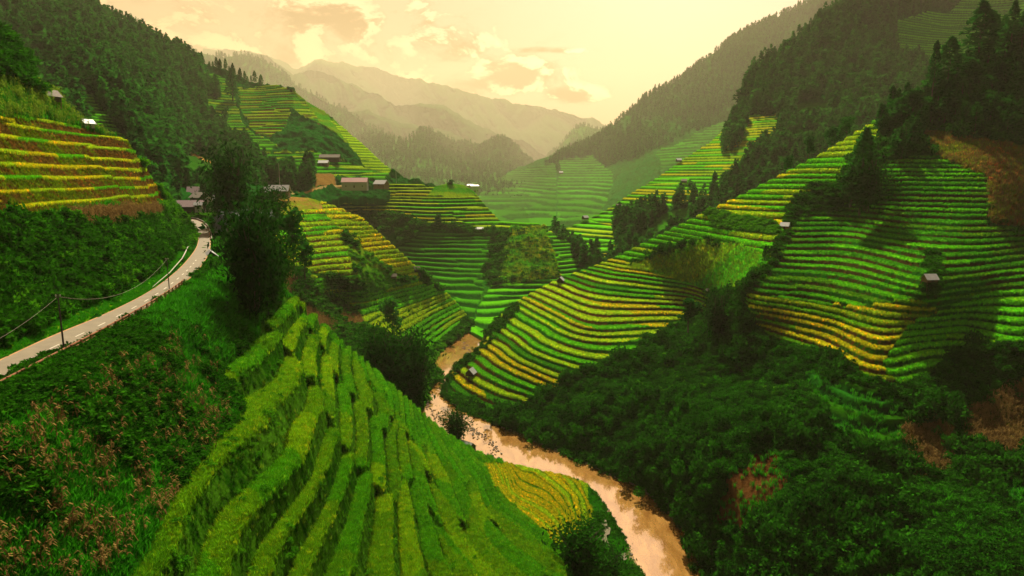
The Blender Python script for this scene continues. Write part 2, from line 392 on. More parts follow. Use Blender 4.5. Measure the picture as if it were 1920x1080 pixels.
# --- right hill: jungle face to the river, terraces above, forest on top
R1_crest = [(832, 738), (836, 712), (840, 702), (858, 683), (896, 652), (921, 608), (971, 564), (1010, 542), (1047, 523), (1119, 497), (1160, 480), (1240, 440), (1320, 400), (1400, 362), (1480, 320), (1535, 292), (1570, 270),
            (1620, 240), (1660, 214), (1700, 190), (1760, 168), (1800, 148), (1850, 100), (1885, 62), (1925, 40), (2000, 0), (2300, -90)]
R1_bot = [(832, 742), (870, 768), (900, 783), (943, 799), (985, 815), (1027, 835), (1093, 863), (1149, 891), (1204, 913), (1249, 952), (1288, 997), (1321, 1077), (1340, 1110), (2300, 1110)]
H_right = hill('hillside_right', 'great right hillside of terraces above a dark jungle face', R1_crest, R1_bot,
  [(832, 738, 'z', .8), (870, 768, 'z', .5), (943, 799, 'z', .5), (1027, 835, 'z', .5), (1093, 863, 'z', .5), (1149, 891, 'z', .5), (1204, 913, 'z', .5), (1249, 952, 'z', .5), (1288, 997, 'z', .5), (1321, 1077, 'z', .5),
   (858, 683, 'z', 7.), (921, 608, 'z', 19.), (971, 564, 'z', 28.), (1047, 523, 'z', 39.), (1160, 480, 'z', 54.), (1320, 400, 342.), (1480, 320, 338.), (1570, 270, 335.), (1660, 214, 332.), (1760, 168, 325.), (1850, 100, 350.), (1925, 40, 360.), (2000, 0, 365.),
   (1330, 575, 'z', 39.), (1200, 640, 'z', 26.), (980, 770, 'z', 4.), (1000, 660, 'z', 19.), (1100, 600, 'z', 31.), (1250, 540, 'z', 43.),
   (1400, 545, 'z', 56.), (1400, 580, 'z', 50.), (1560, 575, 'z', 56.), (1560, 615, 'z', 50.), (1650, 650, 'z', 50.), (1720, 640, 'z', 50.), (1800, 610, 'z', 53.), (1920, 598, 'z', 56.5),
   (1430, 612, 'z', 45.), (1560, 655, 'z', 45.), (1650, 702, 'z', 44.), (1740, 690, 'z', 44.), (1810, 650, 'z', 48.), (1900, 640, 'z', 51.5), (1700, 600, 'z', 56.), (1780, 590, 'z', 56.5), (1860, 562, 'z', 60.5), (1920, 550, 'z', 62.),
   (1560, 530, 'z', 62.), (1740, 545, 'z', 65.), (1830, 530, 'z', 66.), (1920, 515, 'z', 66.5), (1920, 470, 'z', 73.),
   (1470, 430, 'z', 77.), (1850, 300, 278.), (1600, 420, 'z', 79.), (1750, 420, 'z', 82.), (1650, 330, 285.), (1500, 370, 315.), (1920, 200, 325.), (1750, 220, 322.), (1920, 330, 272.),
   (1500, 800, 186.), (1600, 1080, 138.), (1920, 1080, 122.), (1780, 850, 172.), (1920, 800, 182.), (1350, 900, 180.), (1400, 700, 235.), (1250, 750, 243.), (2000, 600, 215.), (2300, -90, 430.), (2300, 500, 245.), (2300, 1100, 135.)],
  zones=[
    dict(type='grass', c=(JUNG, JUNG * 2.2), bump=1.8, bump2=2.8),
    dict(type='rice', poly=[(826, 700), (860, 676), (900, 640), (925, 600), (975, 555), (1047, 515), (1160, 470), (1180, 497), (1330, 540), (1325, 580), (1265, 600), (1180, 660), (1100, 690), (1010, 740), (980, 772), (930, 770), (880, 745), (838, 735)],
         h=1.8, r=.48, w=.5, wl=40., L=55., brk=.35, dir=.3, lip=.6, pal=[GR_BRIGHT, YG, GR_BRIGHT * .9, YEL * .8, YG * 1.1, GR_MID], riser=(GR_DARK * 1.6, BROWN * .6)),
    dict(type='grass', poly=[(1180, 497), (1260, 470), (1320, 450), (1440, 478), (1440, 500), (1385, 545), (1330, 542)], c=(YG * .75, GR_MID * 1.5), bump=1., bump2=1.5),
    dict(type='rice', poly=[(1150, 475), (1240, 432), (1320, 392), (1480, 312), (1575, 262), (1660, 205), (1672, 230), (1625, 290), (1570, 345), (1530, 350), (1480, 390), (1470, 425), (1460, 470), (1440, 480), (1330, 446), (1250, 462), (1180, 495)],
         h=2.6, r=.5, w=.35, wl=50., L=60., brk=.2, dir=0., lip=.45, pal=[GR_BRIGHT * 1.1, YEL, YG, GR_BRIGHT], riser=(GR_MID * .8, BROWN)),
    dict(type='grass', poly=[(1320, 402), (1340, 396), (1460, 425), (1450, 445), (1340, 425)], c=(GR_MID, GR_DARK), bump=1.2),
    dict(type='rice', poly=[(1470, 440), (1480, 400), (1530, 390), (1620, 370), (1640, 300), (1740, 290), (1860, 300), (1850, 420), (1930, 430), (2010, 430), (2010, 640), (1880, 640), (1800, 650), (1740, 695), (1680, 725), (1620, 700), (1540, 660), (1430, 625), (1410, 585), (1385, 560), (1440, 500)],
         h=1.95, r=.54, w=.5, wl=45., L=45., brk=.45, bz=12., dir=.0, lip=.62, lipmul=1.2, pal=[GR_MID, GR_MID, GR_BRIGHT * .9, GR_MID * [1.6, 1, 1]], riser=(GR_DARK * 1.6, BROWN * [.35, .5, .5])),
    dict(type='rice', poly=[(1385, 545), (1480, 560), (1600, 575), (1720, 560), (1770, 590), (1760, 625), (1700, 690), (1680, 728), (1620, 700), (1540, 660), (1430, 625), (1410, 585)],
         h=2.0, r=.45, w=.6, wl=35., L=45., brk=.4, bz=12., dir=.0, lip=.6, lipmul=1.15, pal=[YG * .8, YEL, YEL * .8, GR_BRIGHT * [1.3, .9, 1]], riser=(GR_MID * .5, BROWN * .8)),
    dict(type='rice', poly=[(1700, 610), (1760, 585), (1850, 548), (1930, 535), (2010, 535), (2010, 645), (1880, 645), (1800, 652), (1740, 695), (1690, 725), (1650, 690)],
         h=1.9, r=.34, w=.4, wl=20., L=40., brk=.3, dir=.8, lip=.5, pal=[GR_BRIGHT * 1.15, GR_BRIGHT, GR_BRIGHT * [1.5, 1.1, 1]], riser=(GR_DARK, GR_MID * .6)),
    dict(type='grass', poly=[(1735, 245), (1930, 275), (2010, 275), (2010, 425), (1930, 425), (1858, 415), (1850, 330), (1740, 285)], c=(YG * .42, BROWN * 1.6), bump=.6),
    dict(type='grass', poly=[(1360, 900), (1420, 850), (1470, 840), (1480, 900), (1400, 1010), (1340, 980)], c=(SOIL * [.5, .6, .6], SOIL * .3), bump=.5),
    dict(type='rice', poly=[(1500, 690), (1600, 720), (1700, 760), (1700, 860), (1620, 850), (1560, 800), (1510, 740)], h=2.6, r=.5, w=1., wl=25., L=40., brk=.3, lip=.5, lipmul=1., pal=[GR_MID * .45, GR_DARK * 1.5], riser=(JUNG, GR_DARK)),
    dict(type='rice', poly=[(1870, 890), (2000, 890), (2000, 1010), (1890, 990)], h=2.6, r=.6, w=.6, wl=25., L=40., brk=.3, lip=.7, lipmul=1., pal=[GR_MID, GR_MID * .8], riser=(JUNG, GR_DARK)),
    dict(type='grass', poly=[(1690, 800), (1740, 770), (1790, 820), (1780, 880), (1720, 900)], c=(YG * .22, BROWN), bump=.8),
    dict(type='grass', poly=[(1800, 780), (1900, 720), (2000, 720), (2000, 850), (1830, 850)], c=(YG * .22, BROWN), bump=.8),
  ], base=JUNG, dx=1.5, dy=1.25, wob=4, seed=5, relief=1.0, relief_scale=60., back=30, back_len=170)

# --- centre left spur with golden terraces
H_spur = hill('terraced_spur', 'sunlit terraced spur with a brown knoll, left of the centre', 
  [(440, 380), (500, 372), (530, 368), (575, 370), (610, 380), (640, 392), (680, 410), (720, 446), (760, 482), (800, 520), (840, 552), (862, 575), (880, 600), (884, 610)],
  [(440, 640), (600, 700), (700, 760), (795, 765), (806, 735), (815, 678), (834, 652), (880, 616), (884, 613)],
  [(440, 380, 440.), (530, 368, 440.), (610, 380, 440.), (680, 410, 425.), (760, 482, 415.), (840, 552, 'z', 22.), (884, 612, 'z', 1.), (834, 652, 'z', .8), (815, 678, 'z', .8), (806, 735, 'z', .8), (795, 765, 'z', .8),
   (560, 440, 385.), (600, 480, 372.), (660, 520, 365.), (640, 440, 405.), (700, 480, 402.), (740, 560, 'z', 29.), (700, 600, 'z', 24.), (780, 600, 'z', 17.), (640, 560, 'z', 33.), (560, 520, 345.), (600, 640, 300.), (700, 700, 290.), (440, 600, 310.)],
  zones=[
    dict(type='grass', c=(GRASS * .8, JUNG * 2), bump=1.),
    dict(type='grass', poly=[(500, 368), (560, 366), (620, 380), (590, 400), (530, 408), (480, 420)], c=(TAN, YG * .5), bump=.6),
    dict(type='rice', poly=[(440, 420), (540, 405), (590, 390), (625, 400), (640, 440), (680, 500), (690, 530), (620, 515), (570, 505), (440, 480)],
         h=2.6, r=.48, w=.5, wl=40., L=60., brk=.3, lip=.55, pal=[YG, YEL, YG, GR_BRIGHT], riser=(YG * .4, BROWN * 1.5)),
    dict(type='rice', poly=[(600, 378), (650, 390), (690, 410), (770, 485), (790, 520), (760, 530), (700, 500), (650, 440), (610, 405)],
         h=2.4, r=.45, w=.4, wl=40., L=60., brk=.3, lip=.55, pal=[YEL, YG, YG], riser=(YG * .45, BROWN * 1.5)),
    dict(type='grass', poly=[(640, 430), (700, 480), (760, 520), (770, 540), (700, 545), (660, 500)], c=(GRASS * 1.2, YG * .4), bump=.8),
    dict(type='rice', poly=[(570, 505), (640, 540), (720, 545), (780, 520), (840, 552), (875, 590), (840, 630), (800, 655), (740, 630), (680, 600), (600, 560)],
         h=2.2, r=.42, w=.5, wl=30., L=50., brk=.4, lip=.55, pal=[GR_BRIGHT, YG * .9, GR_BRIGHT * .8], riser=(GR_DARK, GR_MID * .6)),
    dict(type='grass', poly=[(440, 470), (545, 500), (600, 545), (680, 590), (690, 640), (620, 640), (520, 600), (440, 600)], c=(TAN * .55, GRASS * .7), bump=1.),
  ], base=GRASS, dx=1.6, dy=1.2, wob=4, seed=14, relief=1.2, relief_scale=40., back=40, back_len=70)

# --- centre knoll and its dark terraced face
H_knoll = hill('terraced_knoll', 'terraced knoll with a round green top above the bend of the stream',
  [(560, 372), (600, 356), (640, 350), (700, 344), (780, 344), (810, 352), (840, 343), (870, 347), (890, 360), (910, 385), (935, 412), (960, 418), (1010, 420), (1060, 450), (1110, 488), (1150, 510)],
  [(560, 480), (700, 560), (850, 612), (885, 625), (912, 640), (1150, 640)],
  [(560, 372, 640.), (640, 350, 660.), (780, 344, 660.), (840, 343, 655.), (890, 360, 650.), (935, 412, 620.), (1010, 420, 600.), (1110, 488, 560.), (1150, 510, 550.), (700, 400, 640.), (800, 400, 610.), (850, 440, 590.), (700, 470, 600.), (780, 500, 560.),
   (990, 440, 575.), (990, 520, 520.), (885, 615, 'z', 2.), (912, 640, 'z', 1.), (870, 570, 480.), (1050, 560, 500.), (1000, 600, 470.), (560, 480, 600.), (930, 500, 545.), (700, 560, 520.)],
  zones=[
    dict(type='grass', c=(GRASS * .7, JUNG * 2), bump=1.5),
    dict(type='rice', poly=[(630, 345), (780, 335), (820, 350), (890, 352), (940, 410), (1020, 415), (1040, 440), (960, 432), (880, 425), (800, 420), (740, 400), (640, 398)],
         h=3.0, r=.5, w=.4, wl=60., L=100., brk=.3, lip=.6, pal=[YG, YG, GR_BRIGHT, YEL * .8], riser=(GR_DARK, GR_MID * .5)),
    dict(type='grass', poly=[(800, 366), (825, 345), (845, 335), (875, 340), (895, 366), (860, 370)], c=(YG * .7, GR_MID), bump=.5),
    dict(type='rice', poly=[(790, 430), (900, 435), (930, 440), (900, 560), (880, 610), (840, 590), (780, 520), (740, 470)], h=3.0, r=.55, w=1., wl=30., L=50., brk=.5, lip=.6, lipmul=1, pal=[GR_MID * .8, GR_MID], riser=(GR_DARK * .8, GR_DARK)),
    dict(type='grass', poly=[(955, 425), (1025, 425), (1055, 520), (930, 540)], c=(GR_MID * 1.1, YG * .5), bump=1.6, bump2=2.),
    dict(type='rice', poly=[(1020, 430), (1160, 500), (1160, 640), (880, 640), (890, 590), (920, 535), (1050, 520)], h=2.8, r=.5, w=.6, wl=40., L=80., brk=.3, lip=.55, pal=[GR_BRIGHT * .8, GR_MID * 1.2], riser=(GR_DARK, GR_DARK * .8)),
  ], base=GRASS, dx=1.6, dy=1.0, wob=3, seed=21, relief=1.0, relief_scale=50., back=35, back_len=120)

# --- forested hill on the left and its terraced shoulder
H_forest = hill('forest_hill', 'dark forested hill with a terraced shoulder, upper left',
  [(-80, -70), (0, -40), (100, -8), (150, 5), (200, 32), (240, 52), (290, 78), (330, 95), (380, 118), (430, 134), (480, 155), (520, 160), (550, 168), (575, 190), (610, 210), (640, 236), (680, 270), (720, 308), (745, 326), (790, 342), (830, 352)],
  [(-80, 480), (330, 480), (420, 440), (520, 385), (620, 375), (750, 372), (830, 372)],
  [(-80, 100, 520.), (0, -40, 700.), (150, 5, 820.), (240, 52, 880.), (330, 95, 920.), (430, 134, 960.), (480, 155, 960.), (550, 168, 900.), (640, 236, 820.), (745, 326, 720.), (830, 352, 690.),
   (100, 200, 430.), (150, 180, 440.), (230, 250, 400.), (300, 320, 400.), (350, 405, 'z', 80.), (340, 480, 290.), (420, 400, 'z', 81.), (360, 300, 560.), (330, 200, 700.), (200, 100, 640.), (480, 250, 760.), (480, 320, 620.), (600, 290, 690.), (600, 340, 620.), (520, 365, 530.), (640, 352, 640.), (740, 350, 670.), (620, 375, 600.), (750, 372, 660.)],
  zones=[
    dict(type='grass', c=(JUNG * 1.5, JUNG * 2.4), bump=2, bump2=5),
    dict(type='rice', poly=[(140, 165), (175, 185), (205, 225), (240, 268), (280, 330), (200, 330), (120, 180)], h=2.6, r=.6, w=.3, wl=60., L=60., brk=.2, lip=.55, pal=[GR_BRIGHT * .8, GR_MID * 1.2], riser=(GR_DARK, GR_MID * .6)),
    dict(type='rice', poly=[(375, 132), (420, 145), (440, 180), (450, 225), (480, 250), (520, 270), (500, 290), (430, 295), (400, 280), (390, 230), (385, 180)],
         h=4.2, r=.6, w=.4, wl=90., L=130., brk=.3, lip=.45, pal=[GR_BRIGHT * .7, YG * .6, GR_BRIGHT * .6], riser=(GR_MID * .6, GR_DARK * 1.4)),
    dict(type='rice', poly=[(445, 165), (520, 160), (560, 175), (620, 215), (600, 230), (545, 200), (530, 240), (500, 252), (470, 240), (450, 200)],
         h=4.2, r=.6, w=.4, wl=90., L=130., brk=.3, lip=.5, pal=[YG * .8, GR_MID, YG * .7], riser=(GR_MID * .6, BROWN)),
    dict(type='grass', poly=[(550, 168), (580, 190), (640, 236), (700, 285), (745, 326), (700, 320), (640, 260), (590, 215)], c=(YG * .55, GR_MID), bump=1.),
    dict(type='rice', poly=[(620, 225), (645, 240), (690, 280), (740, 325), (690, 325), (660, 280)], h=3.2, r=.5, w=.4, wl=80., L=120., brk=.3, lip=.5, pal=[YG, YG * .8], riser=(GR_MID * .7, GR_DARK)),
    dict(type='rice', poly=[(500, 290), (590, 285), (660, 310), (730, 325), (720, 335), (590, 330), (520, 330)], h=3.4, r=.6, w=.4, wl=80., L=90., brk=.3, lip=.5, pal=[GR_MID, YG * .7, GR_BRIGHT * .7], riser=(GR_DARK, GR_MID * .5)),
    dict(type='grass', poly=[(592, 329), (628, 329), (628, 352), (590, 352)], c=(TAN * .8, TAN * .6), bump=.3),
    dict(type='grass', sharp=1, poly=[(525, 363), (575, 358), (600, 352), (645, 350), (645, 353.5), (600, 356), (575, 361.5), (525, 367)], c=(TAN * [1, 1.5, 3], TAN), bump=.05),
    dict(type='grass', poly=[(340, 290), (420, 300), (470, 330), (430, 370), (370, 370), (340, 340)], c=(GRASS * .7, GRASS * .5), bump=1),
    dict(type='grass', sharp=1, poly=[(354, 278), (362, 289), (385, 299), (410, 306), (432, 308), (432, 310.5), (410, 309), (384, 302), (360, 292), (352, 281)], c=(TAN * 1.6, TAN), bump=.05),
  ], base=JUNG, dx=1.7, dy=1.15, wob=4, seed=31, relief=3.5, relief_scale=90., back=30, back_len=160)

# --- second ridge on the right
H_ridge = hill('ridge_terraces', 'long terraced ridge behind the right hillside, forest on its upper part',
  [(1036, 442), (1060, 430), (1100, 412), (1140, 392), (1180, 365), (1230, 335), (1280, 300), (1330, 268), (1370, 232), (1385, 200), (1400, 150), (1420, 125), (1450, 108), (1480, 90), (1520, 55), (1560, 20), (1600, -10), (1700, -60), (2000, -120)],
  [(1036, 450), (1100, 510), (1160, 530), (1400, 470), (1600, 380), (1700, 300), (2000, 250)],
  [(1036, 446, 640.), (1140, 392, 680.), (1280, 300, 740.), (1370, 232, 800.), (1400, 150, 860.), (1480, 90, 900.), (1560, 20, 930.), (1700, -60, 1000.), (2000, -120, 1100.),
   (1100, 480, 560.), (1160, 530, 520.), (1200, 430, 590.), (1300, 400, 590.), (1400, 330, 640.), (1400, 250, 730.), (1480, 230, 720.), (1400, 470, 520.), (1500, 350, 570.), (1600, 380, 500.), (1600, 250, 640.), (1700, 300, 560.), (1700, 150, 800.), (1880, 60, 960.), (2000, 250, 620.), (1760, 30, 1000.)],
  zones=[
    dict(type='grass', c=(JUNG * 1.6, JUNG * 2.6), bump=2, bump2=5),
    dict(type='rice', poly=[(1030, 440), (1100, 405), (1180, 358), (1280, 292), (1370, 225), (1385, 212), (1455, 215), (1462, 240), (1400, 300), (1360, 345), (1320, 372), (1240, 392), (1180, 405), (1150, 430), (1160, 480), (1130, 500), (1060, 460)],
         h=3.1, r=.5, w=.5, wl=90., L=130., brk=.3, lip=.5, pal=[GR_BRIGHT, YG * .9, GR_BRIGHT, YEL * .8], riser=(GR_MID * .6, GR_DARK)),
    dict(type='rice', poly=[(1670, 45), (1740, 20), (1780, 25), (1800, 0), (1860, -60), (2000, -120), (2000, 150), (1760, 140), (1690, 110)],
         h=4.6, r=.55, w=1.5, wl=120., L=160., brk=.2, lip=.5, pal=[GR_BRIGHT, GR_BRIGHT * .9, GR_MID * 1.2], riser=(GR_MID * .7, GR_MID * .5)),
    dict(type='grass', poly=[(1490, 195), (1560, 190), (1560, 225), (1490, 235)], c=(GRASS, GRASS * .6), bump=1),
    dict(type='grass', poly=[(1240, 400), (1340, 375), (1330, 400), (1200, 480), (1180, 470)], c=(GRASS, GR_MID * .8), bump=1),
  ], base=JUNG, dx=1.7, dy=1.0, wob=3, seed=41, relief=3, relief_scale=110., back=28, back_len=220)

# --- third, tall hazy ridge on the right
H_hazy = hill('hazy_ridge', 'tall hazy ridge sloping down from the upper right to the valley',
  [(870, 372), (890, 356), (920, 338), (960, 320), (1010, 300), (1060, 282), (1100, 268), (1140, 242), (1175, 212), (1200, 190), (1225, 172), (1260, 158), (1300, 130), (1330, 105), (1380, 70), (1420, 50), (1460, 30), (1500, 12), (1540, -10), (1600, -60)],
  [(870, 400), (920, 440), (980, 460), (1040, 475), (1200, 450), (1400, 390), (1600, 320)],
  [(890, 356, 1150.), (1010, 300, 1280.), (1140, 242, 1380.), (1225, 172, 1420.), (1330, 105, 1450.), (1460, 30, 1500.), (1600, -60, 1500.), (920, 420, 500.), (1040, 460, 365.), (1100, 360, 950.), (1200, 300, 980.), (1200, 430, 470.), (1300, 220, 1080.), (1400, 150, 1150.), (1600, 100, 1200.), (1600, 320, 800.), (980, 360, 1020.)],
  zones=[
    dict(type='grass', c=(GRASS * .5, JUNG * 2.5), bump=3, bump2=8),
    dict(type='rice', poly=[(880, 360), (960, 326), (1040, 305), (1044, 350), (1040, 470), (900, 470)], h=10.5, r=.6, w=1., wl=120., L=160., brk=.3, lip=.5, pal=[GR_MID * .7, GR_MID * .5], riser=(GR_MID * .4, GR_DARK)),
    dict(type='rice', poly=[(1046, 300), (1110, 292), (1150, 330), (1130, 400), (1100, 470), (1046, 470)], h=11., r=.6, w=1., wl=120., L=160., brk=.3, lip=.5, pal=[GR_MID * .8, GR_MID * .6], riser=(GR_MID * .4, GR_DARK)),
    dict(type='rice', poly=[(1230, 290), (1290, 265), (1330, 240), (1390, 215), (1380, 240), (1300, 300), (1240, 330)], h=11., r=.6, w=1., wl=120., L=160., brk=.3, lip=.5, pal=[GR_MID * .8, GR_MID * .6], riser=(GR_MID * .4, GR_DARK)),
  ], base=GRASS, dx=2.0, dy=1.4, wob=4, far=2.5, seed=51, relief=9, relief_scale=160., back=30, back_len=300, crest_noise=2.0, ridges=(.10, 160., .7))

# --- far ridges
H_far1 = hill('far_hill', 'blue-green wooded knolls closing the valley', [(560, 300), (620, 285), (660, 264), (700, 252), (730, 262), (765, 266), (790, 246), (810, 248), (835, 262), (870, 276), (900, 276), (925, 264), (945, 262), (970, 282), (995, 304), (1010, 330), (1040, 380)],
  [(560, 400), (1040, 400)],
  [(560, 300, 1500.), (700, 252, 1650.), (800, 246, 1600.), (870, 276, 1800.), (940, 264, 1750.), (1010, 330, 1500.), (700, 380, 740.), (850, 380, 740.), (1040, 400, 530.), (560, 400, 530.)],
  zones=[dict(type='grass', c=(JUNG * 2.5, GRASS * .8), bump=3)], dx=2, dy=1.6, far=3.4, seed=61, relief=12, relief_scale=140., back=30, back_len=250, crest_noise=4, ridges=(.14, 130., .9))
H_far2 = hill('far_hill', 'long wooded ridge behind the forested hill', [(150, 10), (190, 22), (230, 32), (270, 50), (300, 74), (340, 84), (380, 98), (420, 106), (460, 104), (490, 112), (520, 128), (545, 152), (600, 186), (650, 208), (700, 240), (760, 268), (800, 300), (840, 340), (850, 350)],
  [(150, 380), (850, 380)],
  [(150, 10, 1900.), (270, 50, 1900.), (380, 98, 2000.), (490, 112, 2200.), (600, 186, 2100.), (700, 240, 2000.), (840, 340, 1700.), (150, 380, 1200.), (500, 380, 1300.), (850, 380, 1400.), (600, 280, 1600.)],
  zones=[dict(type='grass', c=(JUNG * 2.5, GRASS * .8), bump=3)], dx=2, dy=1.8, far=3.2, seed=71, relief=14, relief_scale=180., back=30, back_len=300, crest_noise=5, ridges=(.16, 170., .6))
H_far3 = hill('far_hill', 'grey-green hill at the end of the right ridge', [(980, 330), (1005, 310), (1030, 290), (1055, 268), (1075, 240), (1095, 236), (1120, 242), (1150, 236), (1200, 230), (1300, 200)],
  [(980, 370), (1300, 370)],
  [(980, 330, 2300.), (1075, 240, 2500.), (1200, 230, 2500.), (1300, 200, 2400.), (980, 370, 980.), (1300, 370, 980.)],
  zones=[dict(type='grass', c=(GRASS * .8, JUNG * 2.5), bump=3)], dx=2.2, dy=2, far=3.2, seed=81, relief=15, relief_scale=200., back=30, back_len=300, crest_noise=3, ridges=(.14, 200., .7))
hill('mountain_range', 'lower golden foothills in front of the hazy spur', [(440, 150), (500, 158), (560, 182), (600, 196), (640, 214), (690, 208), (740, 226), (790, 236), (840, 246), (880, 262), (930, 284), (1000, 312), (1100, 334)],
  [(440, 380), (1100, 380)],
  [(440, 150, 2500.), (600, 196, 2600.), (790, 236, 2600.), (930, 284, 2500.), (1100, 334, 2400.), (440, 380, 2000.), (800, 380, 2000.), (1100, 380, 2000.)],
  zones=[dict(type='grass', c=(JUNG * [3, 1.2, 2], JUNG * [5, 1.6, 3]), bump=3)], dx=2.2, dy=2, far=3.2, seed=111, relief=26, relief_scale=300., back=30, back_len=400, crest_noise=6, ridges=(.2, 280., .6))
hill('mountain_range', 'golden hazy mountain spur in front of the highest range', [(380, 120), (450, 100), (500, 105), (520, 122), (550, 140), (580, 130), (620, 142), (660, 160), (700, 172), (740, 200), (790, 196), (830, 198), (870, 220), (900, 236), (940, 255), (980, 262), (1020, 290), (1080, 310), (1200, 330)],
  [(380, 380), (1200, 380)],
  [(380, 120, 3100.), (520, 122, 3300.), (700, 172, 3300.), (830, 198, 3100.), (1000, 280, 2900.), (1200, 330, 2900.), (380, 380, 2200.), (800, 380, 2200.), (1200, 380, 2300.), (700, 280, 2700.)],
  zones=[dict(type='grass', c=(JUNG * [3, 1.2, 2], JUNG * [5, 1.6, 3]), bump=3)], dx=2.2, dy=2, far=3.2, seed=91, relief=30, relief_scale=420., back=30, back_len=500, crest_noise=7, ridges=(.3, 330., .6))
hill('mountain_range', 'highest golden mountain range on the horizon', [(380, 90), (480, 98), (520, 112), (555, 128), (575, 122), (592, 112), (620, 116), (645, 114), (670, 126), (700, 128), (740, 142), (790, 152), (830, 160), (870, 172), (900, 180), (940, 186), (980, 196), (1020, 204), (1050, 214), (1075, 220), (1090, 226), (1112, 220), (1135, 238), (1180, 262), (1300, 300)],
  [(380, 360), (1300, 360)],
  [(380, 90, 4400.), (592, 112, 4600.), (830, 160, 4500.), (1075, 220, 4200.), (1300, 300, 4000.), (380, 360, 3400.), (800, 360, 3400.), (1300, 360, 3400.), (800, 260, 3900.)],
  zones=[dict(type='grass', c=(JUNG * [3, 1.2, 2], JUNG * [5, 1.6, 3]), bump=3)], dx=2.2, dy=2.2, far=3.2, seed=101, relief=50, relief_scale=600., back=30, back_len=700, crest_noise=7, ridges=(.26, 520., .7))

# --- one ground sheet under all of it
gme = bpy.data.meshes.new('ground')
gme.from_pydata([(-17000, -900, -4), (17000, -900, -4), (17000, 18000, -4), (-17000, 18000, -4)], [], [(0, 1, 2, 3)])
ca = gme.color_attributes.new('Col', 'FLOAT_COLOR', 'POINT')
for d in ca.data: d.color = (.03, .08, .01, 1)
gme.materials.append(GROUND)
tag(obj('ground', gme), 'valley floor under the hills', 'ground', kind='structure')

# ================================================================== RIVER AND ROAD
def flat_poly(name, pts, z, mat):
    P = np.array([list(unproj(np.array(x), np.array(y), t_of_z(x, y, z))) for x, y in pts])
    me = bpy.data.meshes.new(name)
    me.from_pydata([tuple(p) for p in P], [], [tuple(range(len(P)))])
    me.materials.append(mat)
    return me
def river_mat():
    m, N, L, out = nt('muddy_water')
    b = N.new('ShaderNodeBsdfPrincipled')
    geo = N.new('ShaderNodeNewGeometry')
    mp = N.new('ShaderNodeMapping'); mp.inputs['Rotation'].default_value = (0, 0, .35); mp.inputs['Scale'].default_value = (1., .35, 1)
    L.new(geo.outputs['Position'], mp.inputs['Vector'])
    n1 = N.new('ShaderNodeTexNoise'); n1.inputs['Scale'].default_value = .35; n1.inputs['Detail'].default_value = 7; n1.inputs['Roughness'].default_value = .62
    L.new(mp.outputs[0], n1.inputs['Vector'])
    n2 = N.new('ShaderNodeTexNoise'); n2.inputs['Scale'].default_value = 2.4; n2.inputs['Detail'].default_value = 5; n2.inputs['Distortion'].default_value = .8
    L.new(mp.outputs[0], n2.inputs['Vector'])
    cr = N.new('ShaderNodeMix'); cr.data_type = 'RGBA'; cr.inputs['A'].default_value = (.21, .095, .02, 1); cr.inputs['B'].default_value = (.36, .19, .05, 1)
    mr = N.new('ShaderNodeMapRange'); mr.inputs['From Min'].default_value = .35; mr.inputs['From Max'].default_value = .65
    L.new(n1.outputs['Fac'], mr.inputs['Value']); L.new(mr.outputs['Result'], cr.inputs['Factor'])
    L.new(cr.outputs['Result'], b.inputs['Base Color'])
    b.inputs['Roughness'].default_value = .08; b.inputs['IOR'].default_value = 2.1
    b.inputs['Coat Weight'].default_value = 1; b.inputs['Coat IOR'].default_value = 2.2; b.inputs['Coat Roughness'].default_value = .05
    bp = N.new('ShaderNodeBump'); bp.inputs['Strength'].default_value = .12; bp.inputs['Distance'].default_value = .25
    L.new(n2.outputs['Fac'], bp.inputs['Height']); L.new(bp.outputs['Normal'], b.inputs['Normal'])
    L.new(b.outputs[0], out.inputs['Surface'])
    return m
WATER = river_mat()
rv = flat_poly('river', [(862, 560), (890, 590), (900, 612), (935, 620), (940, 660), (880, 700), (860, 740), (900, 770), (1000, 800), (1200, 890), (1300, 960), (1360, 1060), (1370, 1140), (1150, 1140), (1130, 1060), (1080, 960), (1060, 905), (940, 890), (840, 840), (760, 790), (770, 740), (780, 690), (810, 640), (860, 618), (868, 600), (850, 560)], .2, WATER)
tag(obj('river', rv), 'muddy brown river winding through the valley', 'river', kind='structure')

def ribbon(name, left, right, z, mat, n=160, dz=0.):
    l = np.array([unproj(np.array(x), np.array(y), t_of_z(x, y, zz)) for x, y, zz in left])
    r = np.array([unproj(np.array(x), np.array(y), t_of_z(x, y, zz)) for x, y, zz in right])
    def res(a):
        s = np.linspace(0, 1, len(a)); u = np.linspace(0, 1, n)
        out_ = np.zeros((n, 3))
        # catmull-rom
        for k, uu in enumerate(u):
            q = uu * (len(a) - 1); i = min(int(q), len(a) - 2); f = q - i
            p0 = a[max(i - 1, 0)]; p1 = a[i]; p2 = a[i + 1]; p3 = a[min(i + 2, len(a) - 1)]
            out_[k] = .5 * (2 * p1 + (p2 - p0) * f + (2 * p0 - 5 * p1 + 4 * p2 - p3) * f * f + (3 * p1 - p0 - 3 * p2 + p3) * f ** 3)
        return out_
    l, r = res(l), res(r)
    return l, r
RZ = 80.25
road_l = [(-350, 840, RZ), (0, 676, RZ), (100, 630, RZ), (200, 588, RZ), (275, 550, RZ), (322, 517, RZ), (352, 488, RZ), (370, 462, RZ), (372, 443, RZ), (362, 428, RZ), (355, 418, RZ), (345, 413.5, RZ)]
road_r = [(-350, 910, RZ), (0, 727, RZ), (105, 672, RZ), (205, 618, RZ), (285, 571, RZ), (340, 533, RZ), (376, 498, RZ), (392, 468, RZ), (393, 445, RZ), (388, 426, RZ), (372, 414, RZ), (350, 410, RZ)]
l_, r_ = ribbon('road', road_l, road_r, RZ, None)
